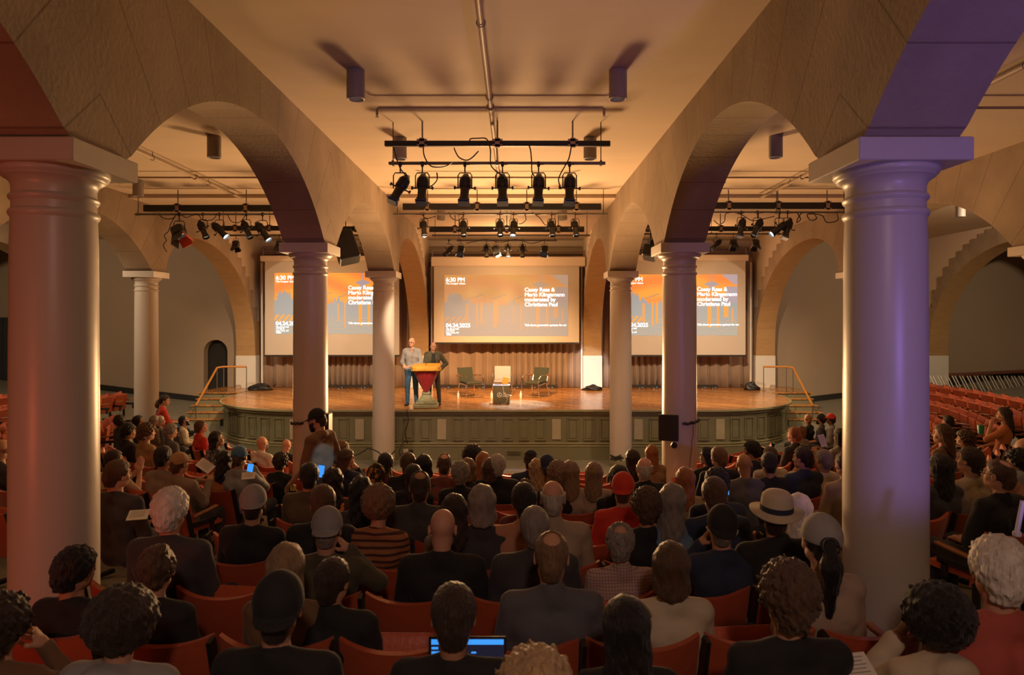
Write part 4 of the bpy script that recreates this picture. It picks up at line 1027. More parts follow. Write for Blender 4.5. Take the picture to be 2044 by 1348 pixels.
# ---- head in its own frame: origin between the ears, +Y = face
def head_vq(fem=False, chub=0):
    ax, G = grid((-.115, -.135, -.215), (.115, .155, .145), .0062)
    w_ = .0745 + .004 * chub
    d = el(G, (0, -.014, .035), (w_, .094, .088))
    d = smin(d, el(G, (0, .030, -.035), (.058 + .004 * chub, .064, .078)), .03)
    d = smin(d, el(G, (0, .062, -.083), (.026, .026, .024)), .03)                                 # chin
    for s in (-1, 1):
        d = smin(d, el(G, (s * .040, .050, -.028), (.020, .020, .018)), .022)                      # cheek
        d = smin(d, el(G, (s * .050, .01, -.066), (.014, .030, .018)), .02)                        # jaw corner
    d = smin(d, rc(G, (-.035, .078, .030), (.035, .078, .030), .011, .011), .018)                  # brow
    for s in (-1, 1): d = smax(d, -el(G, (s * .031, .097, .008), (.017, .014, .012)), .010)        # socket
    for s in (-1, 1): d = smin(d, el(G, (s * .031, .081, .007), (.0125, .0125, .0115)), .003)      # eyeball
    d = smin(d, rc(G, (0, .086, .014), (0, .112, -.028), .0075, .0115), .010)                      # nose
    for s in (-1, 1): d = smin(d, el(G, (s * .011, .098, -.031), (.007, .010, .006)), .006)
    d = smin(d, rc(G, (-.016, .086, -.054), (.016, .086, -.054), .0065, .0065), .006)              # lips
    d = smin(d, rc(G, (-.013, .084, -.064), (.013, .084, -.064), .007, .007), .005)
    d = smax(d, -rc(G, (-.02, .096, -.0590), (.02, .096, -.0590), .0025, .0025), .003)
    for s in (-1, 1):
        e = el(G, (s * (w_ + .006), -.008, -.005), (.010, .020, .033)); e = smax(e, -el(G, (s * (w_ + .016), -.004, -.002), (.006, .011, .020)), .004)
        d = smin(d, e, .006)
    nr = .050 if fem else .058
    d = smin(d, rc(G, (0, -.026, -.05), (0, -.030, -.165), nr, nr - .010), .03)
    return snet(*ax, d)
def eyes_vq():
    return None
HEAD = {k: head_vq(k == 'f', 0) for k in ('m', 'f')}

# ---- hand in its own frame: wrist at origin, fingers along +Y, palm faces -Z, thumb towards +X (right-hand side mirrored by caller)
def hand_vq(curl=.5, spread=.1):
    ax, G = grid((-.075, -.03, -.095), (.085, .20, .045), .0048)
    d = smin(rc(G, (0, -.02, 0), (0, .02, 0), .024, .026), el(G, (0, .055, -.002), (.040, .048, .0165)), .02)
    L = [(.028, .092, .072, .0092), (.010, .098, .080, .0095), (-.010, .094, .074, .0090), (-.028, .084, .058, .0080)]
    for i, (x, y, ln, r) in enumerate(L):
        a = np.array([x, y, 0.0]); dirx = spread * (1.5 - i) * .35; ang = 0.15
        for seg, f in enumerate((.45, .32, .23)):
            ang += curl * (.75 if seg == 0 else .85); b = a + ln * f * np.array([dirx, math.cos(ang), -math.sin(ang)])
            d = smin(d, rc(G, a, b, r, r * .93), .004); a = b; r *= .93
    a = np.array([.026, .022, -.008]); b = np.array([.056, .052, -.020 - .01 * curl]); c = np.array([.060 - .012 * curl, .084, -.030 - .022 * curl])
    d = smin(d, rc(G, a, b, .0150, .0115), .012); d = smin(d, rc(G, b, c, .0112, .0088), .005)
    return snet(*ax, d)
def hand_mesh(curl, mirror):
    V, Q = cached(('hand', curl), lambda: hand_vq(curl))
    if mirror: return V * np.array([-1, 1, 1]), Q[:, ::-1]
    return V, Q

# ---- poses (joints); seated origin on the floor below the hips
def seated(arms='lap', w_=1.0, lean=0.0, slump=0.0):
    J = dict(pel=(0, .02, .54), chest=(0, -.035 + lean * .5, .86), neck=(0, -.045 + lean, 1.035 - slump), head=(0, -.02 + lean * 1.15, 1.205 - slump),
             hipL=(-.095, .03, .50), hipR=(.095, .03, .50), knL=(-.13, .44, .53), knR=(.13, .44, .53), anL=(-.13, .47, .09), anR=(.13, .47, .09),
             shL=(-.175 * w_, -.035 + lean * .9, .975 - slump), shR=(.175 * w_, -.035 + lean * .9, .975 - slump),
             elL=(-.225 * w_, .02, .70), elR=(.225 * w_, .02, .70), wrL=(-.10, .24, .64), wrR=(.10, .24, .64), curl=.55)
    a = J
    if arms in ('chinR', 'chinL', 'chin'):
        s = -1 if arms == 'chinL' else 1; k = 'L' if s < 0 else 'R'
        a['el' + k] = (s * .20, .20, .80); a['wr' + k] = (s * .075, .15 + lean, 1.035); a['curl'] = .8
    elif arms == 'neck': a['elR'] = (.30, .06, .86); a['wrR'] = (.13, .03, 1.06)
    elif arms == 'clap':
        for s, k in ((-1, 'L'), (1, 'R')): a['el' + k] = (s * .21, .14, .76); a['wr' + k] = (s * .030, .30, 1.0); a['hd' + k] = (0, .25, 1); a['up' + k] = (s, 0, 0)
        a['curl'] = .05
    elif arms == 'photo':
        for s, k in ((-1, 'L'), (1, 'R')): a['el' + k] = (s * .22, .24, .98); a['wr' + k] = (s * .055, .24, 1.19)
        a['curl'] = .8
    elif arms == 'paper':
        for s, k in ((-1, 'L'), (1, 'R')): a['el' + k] = (s * .23, .10, .74); a['wr' + k] = (s * .09, .33, .92)
        a['curl'] = .9
    elif arms == 'rest':
        for s, k in ((-1, 'L'), (1, 'R')): a['el' + k] = (s * .27, .04, .68); a['wr' + k] = (s * .26, .27, .66)
        a['curl'] = .3
    elif arms == 'raiseL':
        a['elL'] = (-.26, .22, .86); a['wrL'] = (-.10, .24, 1.10)
    return J
def xyz(J, k): return np.array(J[k], float)
def bounds(J, keys, m):
    A = np.array([J[k] for k in keys if k in J]); return A.min(0) - m, A.max(0) + m
ALLJ = ['pel', 'chest', 'neck', 'hipL', 'hipR', 'knL', 'knR', 'anL', 'anR', 'shL', 'shR', 'elL', 'elR', 'wrL', 'wrR']
def torso_sdf(G, J, g, w_, belly=0.0, fem=False):
    pel, ch, nk = J['pel'], J['chest'], J['neck']
    up = lambda t: tuple(np.array(pel) * (1 - t) + np.array(ch) * t)
    d = rc(G, np.array(J['hipL']) + (-.0, .0, .04), np.array(J['hipR']) + (0, 0, .04), .098 + g, .098 + g)
    for s, k in ((-1, 'L'), (1, 'R')):
        m = np.array(ch) + np.array((s * .075 * w_, 0, 0)); wst = np.array(up(.35)) + np.array((s * .055 * w_, 0, 0))
        d = smin(d, rc(G, wst, m, .088 + g + .02 * belly, .098 * (.93 if fem else 1) + g), .05)
        d = smin(d, rc(G, m + (0, 0, .03), np.array(J['sh' + k]) * .85 + np.array(nk) * .15 - (0, 0, .02), .092 + g, .060 + g), .05)
        d = smin(d, rc(G, np.array(nk) + (0, -.012, -.01), np.array(J['sh' + k]) + (0, 0, .012), .050 + g * .6, .046 + g), .035)
        if fem: d = smin(d, el(G, tuple(m + (0, .075, -.02)), (.055 + g, .045 + g, .052 + g)), .03)
    if belly: d = smin(d, el(G, tuple(np.array(up(.45)) + (0, .05, 0)), (.13 + g, .11 + g, .14 + g)), .05)
    return d
def arm_sdf(G, J, g, k, upto=1.0, ff=1.0):
    sh, e, wr = xyz(J, 'sh' + k), xyz(J, 'el' + k), xyz(J, 'wr' + k)
    if upto <= .5: return rc(G, sh, sh + (e - sh) * (upto * 2), (.052 + g) * ff, (.047 + g * 1.4) * ff)
    d = rc(G, sh, e, (.052 + g) * ff, (.042 + g) * ff); t = (upto - .5) * 2
    return smin(d, rc(G, e, e + (wr - e) * t, (.041 + g) * ff, (.030 + g) * ff), .02)
def leg_sdf(G, J, g, k):
    h, kn, an = xyz(J, 'hip' + k), xyz(J, 'kn' + k), xyz(J, 'an' + k)
    return smin(rc(G, h, kn, .085 + g, .056 + g), rc(G, kn, an, .055 + g, .040 + g), .03)
def hand_mat4(J, k):
    e, wr = xyz(J, 'el' + k), xyz(J, 'wr' + k); y = wr - e; y /= np.linalg.norm(y)
    if 'hd' + k in J: y = xyz(J, 'hd' + k); y = y / np.linalg.norm(y)
    up = np.array(J.get('up' + k, (0, 0, 1)), float)
    x = np.cross(y, up); x /= np.linalg.norm(x) + 1e-9; z = np.cross(x, y)
    return np.stack([x, y, z], 1), wr + y * .012
def body_vq(J, w_, yaw, pitch, fem, legs=True, roll=0.0):
    def core():
        lo, hi = bounds(J, ALLJ, .16); ax, G = grid(lo, hi, .021)
        d = torso_sdf(G, J, -.012, w_, fem=fem)
        nk, hd = xyz(J, 'neck'), xyz(J, 'head')
        d = smin(d, rc(G, nk - (0, 0, .05), nk + (hd - nk) * .45, .055, .049), .03)
        for k in 'LR': d = smin(d, arm_sdf(G, J, 0, k), .025); d = smin(d, leg_sdf(G, J, -.01, k), .03)
        return snet(*ax, d)
    key = ('core', round(w_, 2), fem, str(J)); V, Q = cached(key, core)
    Vs, Qs = [V], [Q]; n = len(V)
    hv, hq = HEAD['f' if fem else 'm']
    R = np.array((Euler((0, 0, yaw)).to_matrix() @ Euler((pitch, 0, 0)).to_matrix() @ Euler((0, roll, 0)).to_matrix()))
    v = hv @ R.T + xyz(J, 'head'); Vs.append(v); Qs.append(hq + n); n += len(v)
    for k in 'LR':
        v, q = hand_mesh(J['curl'], k == 'R'); M, o = hand_mat4(J, k); v = v @ M.T + o; Vs.append(v); Qs.append(q + n); n += len(v)
    return np.concatenate(Vs), np.concatenate(Qs)
def shirt_vq(J, w_, fem, sleeve, collar, belly, h=.0155):
    keys = ['pel', 'chest', 'neck', 'hipL', 'hipR', 'shL', 'shR', 'elL', 'elR'] + (['wrL', 'wrR'] if sleeve > .5 else [])
    lo, hi = bounds(J, keys, .17); hi[2] = max(hi[2], J['neck'][2] + .12); ax, G = grid(lo, hi, h)
    g = .012 + (.010 if collar in ('jacket', 'hood') else 0)
    d = torso_sdf(G, J, g, w_, belly, fem)
    for k in 'LR': d = smin(d, arm_sdf(G, J, g + (-.004 if fem else .002), k, sleeve), .018)
    nk = xyz(J, 'neck')
    if collar in ('shirt', 'jacket'): d = smin(d, rc(G, nk + (0, -.012, -.01), nk + (0, -.010, .032), .062, .060), .012)
    if collar == 'hood': d = smin(d, el(G, tuple(nk + (0, -.085, .0)), (.10, .06, .06)), .03)
    d = d + .0045 * np.sin(G[2] * 46 + 5 * G[0] + 9 * G[1]) * np.sin(G[0] * 19 + 2) + .003 * noise3(G, 31)
    d = smax(d, -(G[2] - (J['pel'][2] - .05)) * -1 * -1 if False else (J['pel'][2] - .10) - G[2], .01)
    hd = xyz(J, 'head'); ndir = (hd - nk); ndir = ndir / np.linalg.norm(ndir)
    d = smax(d, -rc(G, nk + ndir * (.052 if collar in ('shirt', 'jacket') else .040) + (0, .018, 0), nk + ndir * .17, .042, .058), .006)
    return snet(*ax, d)
def trouser_vq(J):
    lo, hi = bounds(J, ['pel', 'hipL', 'hipR', 'knL', 'knR', 'anL', 'anR'], .15); ax, G = grid(lo, hi, .02)
    d = rc(G, np.array(J['hipL']) + (0, 0, .02), np.array(J['hipR']) + (0, 0, .02), .108, .108)
    for k in 'LR': d = smin(d, leg_sdf(G, J, .012, k), .03)
    d = d + .004 * np.sin(G[2] * 40 + G[0] * 10) * np.sin(G[1] * 25)
    d = smax(d, (J['anL'][2] - .03) - G[2], .01)
    return snet(*ax, d)
def shoe_mesh():
    ax, G = grid((-.07, -.11, -.02), (.07, .24, .13), .01)
    d = smin(el(G, (0, -.01, .05), (.042, .065, .055)), el(G, (0, .11, .03), (.046, .105, .036)), .03); d = smax(d, -G[2] , .004)
    return snet(*ax, d)
# ---- hair, hats (head frame)
def cran(G, t, f=(1, 1, 1)): return el(G, (0, -.014, .035), ((.0745 + t) * f[0], (.094 + t) * f[1], (.088 + t) * f[2]))
def face_cut(G, front=.045, low=.045, ear=.0):
    """positive outside the hair area: keeps hair off the face"""
    a = smin(np.maximum(G[1] - front, 0) * 0 + (low - G[2]) , -(G[1] - front), .012)   # keep if above low or behind front
    return -np.maximum(G[2] - low, front - G[1] - .55 * np.maximum(0, low - G[2]))
def hair_vq(style):
    H = .0068
    if style in ('short', 'crop', 'balding', 'fringe', 'buzz', 'quiff', 'curlytop', 'curlybald', 'wavyshort'):
        t = dict(short=.016, crop=.011, balding=.010, fringe=.014, buzz=.006, quiff=.017, curlytop=.036, curlybald=.022, wavyshort=.026)[style]
        ax, G = grid((-.15, -.165, -.13), (.15, .13, .19), H); d = cran(G, t)
        d = smin(d, rc(G, (0, -.075, -.02), (0, -.062, -.075), .050 + t * .6, .042 + t * .4), .02)
        if style == 'quiff': d = smin(d, el(G, (.01, .045, .125), (.05, .05, .03)), .03)
        amp = dict(curlytop=.013, curlybald=.010, wavyshort=.008).get(style, .0022); f = 95 if amp > .005 else 150
        d = d + amp * noise3(G, f) + (0.0015 * np.sin(G[0] * 260 + G[1] * 40))
        cut = face_cut(G, .048 if style not in ('fringe',) else .02, .062)
        d = smax(d, cut, .008)
        d = smax(d, np.where(np.abs(G[0]) > .055, (-.035 - G[2]) + .9 * np.maximum(0, G[1] - .0), (-.088 - G[2])), .008)
        if style in ('balding', 'curlybald'): d = smax(d, -el(G, (0, -.052, .125), (.047, .050, .052)), .008)
        if style == 'fringe': d = smax(d, (G[2] - .052) + .10 * np.abs(G[0]) * 0, .014)
    elif style in ('long', 'longwavy', 'bob', 'straight', 'verylong'):
        L = dict(long=-.27, longwavy=-.27, bob=-.135, straight=-.38, verylong=-.42)[style]; wv = .006 if style != 'longwavy' else .016
        ax, G = grid((-.19, -.20, L - .06), (.19, .13, .17), .0085); d = cran(G, .020)
        z = G[2]; wid = .090 + (.018 if style in ('bob',) else .012) * np.clip(-z / .15, 0, 1); 
        slab = np.maximum(np.abs(G[0]) - wid, np.abs(G[1] + .052 + .02 * np.clip(-z / .2, 0, 1)) - .052); curt = np.maximum(np.sqrt((G[0] / wid) ** 2 + ((G[1] + .045 + .03 * np.clip(-z / .2, 0, 1)) / .078) ** 2) - 1, 0) * .07 + np.minimum(np.sqrt((G[0] / wid) ** 2 + ((G[1] + .045 + .03 * np.clip(-z / .2, 0, 1)) / .078) ** 2) - 1, 0) * .07
        curt = smax(curt, np.maximum(z - .05, L + .02 * np.cos(G[0] * 20) * 0 + .25 * np.abs(G[0]) - z), .02)
        d = smin(d, curt, .03); d = d + wv * .5 * np.sin(G[2] * 60 + G[0] * 22) * np.sin(G[0] * 90) + .0018 * np.sin(G[0] * 330) + wv * .35 * noise3(G, 50)
        d = smax(d, face_cut(G, .035, .070), .008); d = smax(d, -el(G, (0, .09, -.03), (.062, .075, .10)), .01)
    elif style in ('afro', 'curlybig'):
        r = .140 if style == 'afro' else .122
        ax, G = grid((-.19, -.20, -.16), (.19, .14, .22), .0085); d = el(G, (0, -.035, .045), (r, r, r * (1.0 if style == 'afro' else 1.05)))
        d = d + .010 * noise3(G, 75) + .005 * noise3(G, 150, 1); d = smax(d, -el(G, (0, .105, -.03), (.072, .075, .105)), .012)
    elif style in ('bun', 'updo', 'clip'):
        ax, G = grid((-.16, -.20, -.12), (.16, .12, .24), .0075); d = cran(G, .018); d = smin(d, rc(G, (0, -.08, -.03), (0, -.07, -.06), .05, .04), .02)
        if style == 'bun': d = smin(d, el(G, (0, -.075, .14), (.05, .05, .045)), .015)
        else: d = smin(d, el(G, (0, -.105, .055), (.055, .045, .075)), .02); d = smin(d, el(G, (.03, -.07, .13), (.04, .04, .035)), .02)
        d = d + .008 * noise3(G, 80) + .002 * np.sin(G[0] * 250); d = smax(d, face_cut(G, .045, .060), .008); d = smax(d, -.075 - G[2], .01)
    elif style == 'ponytail':
        ax, G = grid((-.13, -.26, -.36), (.13, .12, .13), .008); d = cran(G, .010); d = smin(d, rc(G, (0, -.075, -.02), (0, -.06, -.06), .05, .04), .02)
        t = smin(rc(G, (0, -.12, .03), (0, -.165, -.06), .030, .045), rc(G, (0, -.165, -.06), (.01, -.15, -.30), .048, .018), .03); d = smin(d, t, .012)
        d = d + .004 * noise3(G, 70) + .002 * np.sin(G[0] * 280); d = smax(d, face_cut(G, .045, .055), .008)
        d = smax(d, np.where(G[1] > -.1, -.07 - G[2], -1), .01)
    elif style == 'beard':
        ax, G = grid((-.10, -.02, -.17), (.10, .13, .0), .0065)
        d = smin(el(G, (0, .034, -.045), (.068, .074, .082)), el(G, (0, .070, -.100), (.042, .036, .045)), .02) + .004 * noise3(G, 110)
        d = smax(d, G[2] + .028 + .35 * np.maximum(0, G[1] - .06) - .9 * np.maximum(0, np.abs(G[0]) - .045), .006); d = smax(d, -el(G, (0, .105, -.062), (.022, .02, .011)), .004); d = smax(d, .012 - G[1], .01)
    return snet(*ax, d)
def cap_vq(kind):
    ax, G = grid((-.13, -.24, -.06), (.13, .24, .20), .0068); d = cran(G, .020, (1, 1, 1.06))
    if kind == 'crown': d = smax(d, .030 + .10 * (G[1] * 0) - G[2], .006)
    d = smax(d, -cran(G, .004), .004)
    if kind == 'back': d = smax(d, -el(G, (0, -.125, .035), (.036, .04, .026)), .006)
    return snet(*ax, d)
def cap_mesh(front):
    """baseball cap; front = True: peak over the face, False: worn backwards"""
    ax, G = grid((-.13, -.25, -.05), (.13, .25, .17), .0068); d = cran(G, .021, (1, 1, 1.06)); low = .022 if True else 0
    d = smax(d, low - G[2], .006); s = 1 if front else -1
    if not front: d = smax(d, -el(G, (0, .105, .035), (.035, .03, .028)), .006)
    else: d = smax(d, -el(G, (0, -.130, .030), (.036, .03, .026)), .006)
    # peak
    zc = .034 + (.10 if front else .04) * 0 - 2.2 * G[0] ** 2 - (.35 * np.maximum(0, s * G[1] - .085))
    pk = np.maximum(np.abs(G[2] - zc) - .0045, np.sqrt((G[0] / .082) ** 2 + ((s * G[1] - .085) / .088) ** 2) * .085 - .085); pk = np.maximum(pk, .06 - s * G[1])
    d = smin(d, pk, .006); d = smin(d, el(G, (0, -.014, .139), (.009, .009, .006)), .003)
    return snet(*ax, d)
def hat_parts():
    n = 48
    def ring(rx, ry, z, c=-.014): return [(rx * math.cos(2 * PI * i / n), c + ry * math.sin(2 * PI * i / n), z + (.012 * math.cos(4 * PI * i / n) if rx > .12 else 0)) for i in range(n)]
    prof = [(.088, .106, .030), (.155, .175, .026), (.157, .177, .032), (.095, .112, .040), (.093, .108, .09), (.086, .100, .130), (.070, .085, .146), (.035, .05, .149), (.0, .0, .150)]
    vs = []; fs = []
    for a in prof: vs += ring(*a)
    for k in range(len(prof) - 1):
        for i in range(n): fs.append((k * n + i, k * n + (i + 1) % n, (k + 1) * n + (i + 1) % n, (k + 1) * n + i))
    b = []; 
    for a in [(.0965, .113, .043), (.0955, .111, .075)]: b += ring(*a)
    fb = [(i, (i + 1) % n, n + (i + 1) % n, n + i) for i in range(n)]
    return (vs, fs), (b, fb)
def glasses_mb():
    mb = MB()
    for s in (-1, 1):
        mb.tube([(s * .032 + .021 * math.cos(a), .103, .006 + .016 * math.sin(a)) for a in [2 * PI * i / 16 for i in range(17)]], .0022, 5)
        mb.tube([(s * .053, .102, .010), (s * .078, .06, .010), (s * .083, -.01, .012), (s * .080, -.03, -.005)], .0022, 5)
    mb.tube([(-.011, .104, .010), (.011, .104, .010)], .0022, 5); return mb

SHOE = shoe_mesh()
HATV, BANDV = hat_parts()
def add_child(root, name, me, m=None, M=None):
    o = put(name, me, root)
    if m is not None: o.material_slots[0].link = 'OBJECT'; o.material_slots[0].material = m
    if M is not None: o.matrix_local = M
    return o
M_ANY = mat('plain', (.5, .5, .5))
def shared(key, fn, name):
    def mk():
        V, Q = fn(); return tomesh(name, V, Q, M_ANY)
    return cached(('me', key), mk)
def person(loc, rz, scale, J, label, skin='l', hair=('short', 'brown'), shirt=('dgrey', 1.0, 'none'), trousers='trouser', fem=False, w_=1.0, yaw=0.0, pitch=0.0, roll=0.0, belly=0, extras=(), group=None, shoes='blk'):
    t = thing('person', label, 'person', loc, rz, group); t.scale = (scale,) * 3
    V, Q = body_vq(J, w_, yaw, pitch, fem, roll=roll)
    put('body', tomesh('body', V, Q, SKIN[skin]), t)
    HM = Matrix.Translation(J['head']) @ Euler((0, 0, yaw)).to_matrix().to_4x4() @ Euler((pitch, 0, 0)).to_matrix().to_4x4() @ Euler((0, roll, 0)).to_matrix().to_4x4()
    kj = str(J) + str(round(w_, 2))
    sc, sl, col = shirt
    add_child(t, 'shirt' if col != 'jacket' else 'jacket', shared(('shirt', kj, fem, sl, col, belly), lambda: shirt_vq(J, w_, fem, sl, col, belly), 'shirt'), clothm(sc))
    add_child(t, 'trousers', shared(('trousers', kj), lambda: trouser_vq(J), 'trousers'), clothm(trousers))
    for k in 'LR':
        a = Vector(J['an' + k]); f = Vector(J.get('foot' + k, (0, 1, 0))); f.z = 0
        add_child(t, 'shoe', shared('shoe', lambda: SHOE, 'shoe'), clothm(shoes), Matrix.Translation((a.x, a.y, a.z - .085)) @ Matrix.Rotation(math.atan2(-f.x, f.y), 4, 'Z'))
    hs, hc = hair
    if hs and hs != 'bald': add_child(t, 'hair', shared(('hair', hs), lambda: hair_vq(hs), 'hair'), hairm(hc), HM)
    if 'walking' in label or 'presenter' in label:
        ey = MB(); br = MB()
        for sx in (-1, 1):
            ey.lathe([(0, .004), (.006, .003), (.0085, -.004)], (sx * .031, .0935, .008), 10, Matrix.Rotation(-PI / 2, 3, 'X')); br.tube([(sx * .016, .093, .026), (sx * .031, .096, .031), (sx * .047, .086, .027)], [.002, .0032, .002], 6)
        add_child(t, 'eyes', ey.mesh('eyes', M_BLACK, 'all'), None, HM); add_child(t, 'eyebrows', br.mesh('eyebrows', hairm('dbrown'), 'all'), None, HM)
    for e in extras:
        e, ec = e if isinstance(e, tuple) else (e, None)
        if e == 'beard': add_child(t, 'beard', shared('beard', lambda: hair_vq('beard'), 'beard'), hairm(ec), HM)
        elif e == 'glasses': add_child(t, 'glasses', cached(('me', 'glasses'), lambda: glasses_mb().mesh('glasses', M_BLACK, 'all')), None, HM)
        elif e in ('cap', 'backcap'): add_child(t, 'cap', shared(e, lambda: cap_mesh(e == 'cap'), 'cap'), ec if not isinstance(ec, str) else clothm(ec), HM)
        elif e == 'hat':
            add_child(t, 'hat', cached(('me', 'hat'), lambda: MB().add(*HATV).mesh('hat', clothm('cream'), 'all')), None, HM); add_child(t, 'hat_band', cached(('me', 'band'), lambda: MB().add(*BANDV).mesh('hat_band', clothm('navy'), 'all')), None, HM)
        elif e == 'skullcap':
            def f():
                ax, G = grid((-.1, -.15, .02), (.1, .12, .16), .007); d = smax(cran(G, .020), -el(G, (0, -.05, -.30), (.4, .4, .39)) , .004); return snet(*ax, d)
            add_child(t, 'skullcap', shared('skullcap', f, 'skullcap'), clothm(ec or 'blk'), HM)
        elif e == 'headband':
            pts = [(.098 * math.cos(a), -.005 + .0 * a, .035 + .098 * math.sin(a)) for a in [PI * (.06 + .88 * i / 24) for i in range(25)]]
            add_child(t, 'headband', cached(('me', 'hb'), lambda: MB().tube(pts, .008, 8).mesh('headband', M_CHROME, 'all')), None, HM)
        elif e == 'headphone_strap':
            pts = [(.094 * math.sin(a), -.014 - .112 * math.cos(a), .0 - .012 * math.cos(a)) for a in [(-1.5 + 3 * i / 20) for i in range(21)]]
            add_child(t, 'glasses_strap', cached(('me', 'gs'), lambda: MB().tube(pts, .005, 6).mesh('glasses_strap', mat('pale strap', (.5, .45, .4), .5), 'all')), None, HM)
        elif e == 'scrunchie':
            pts = [(.034 * math.cos(a), -.128 + .012 * math.sin(a), .03 + .034 * math.sin(a)) for a in [2 * PI * i / 20 for i in range(21)]]
            add_child(t, 'hair_tie', cached(('me', 'ht'), lambda: MB().tube(pts, .012, 8).mesh('hair_tie', M_BLACK, 'all')), None, HM)
        elif e == 'headscarf':
            def f():
                ax, G = grid((-.16, -.18, -.12), (.16, .12, .2), .008); d = smin(cran(G, .030), el(G, (0, -.05, .10), (.085, .085, .06)), .03) + .008 * noise3(G, 45); d = smax(d, face_cut(G, .05, .05), .008); d = smax(d, -.06 - G[2], .01); return snet(*ax, d)
            add_child(t, 'headscarf', shared('headscarf', f, 'headscarf'), clothm('leopard'), HM)
        elif e == 'shawl':
            def f():
                lo, hi = bounds(J, ['chest', 'neck', 'shL', 'shR'], .17); ax, G = grid(lo, hi, .014)
                n = xyz(J, 'neck'); d = rc(G, xyz(J, 'shL'), xyz(J, 'shR'), .10, .10); d = smin(d, rc(G, n, n + (0, 0, -.2), .12, .16), .06) + .008 * noise3(G, 40); d = smax(d, -rc(G, n, n + (0, .02, .2), .062, .07), .01); return snet(*ax, d)
            add_child(t, 'shawl', shared(('shawl', kj), f, 'shawl'), clothm('leopard'))
        elif e == 'lanyard':
            n = Vector(J['neck']); ch = Vector(J['chest'])
            add_child(t, 'lanyard', MB().tube([n + Vector((-.06, -.03, .02)), n + Vector((-.07, .09, -.06)), ch + Vector((0, .16, -.12)), n + Vector((.07, .09, -.06)), n + Vector((.06, -.03, .02))], .008, 6).mesh('lanyard', clothm('rust'), 'all'))
    return t
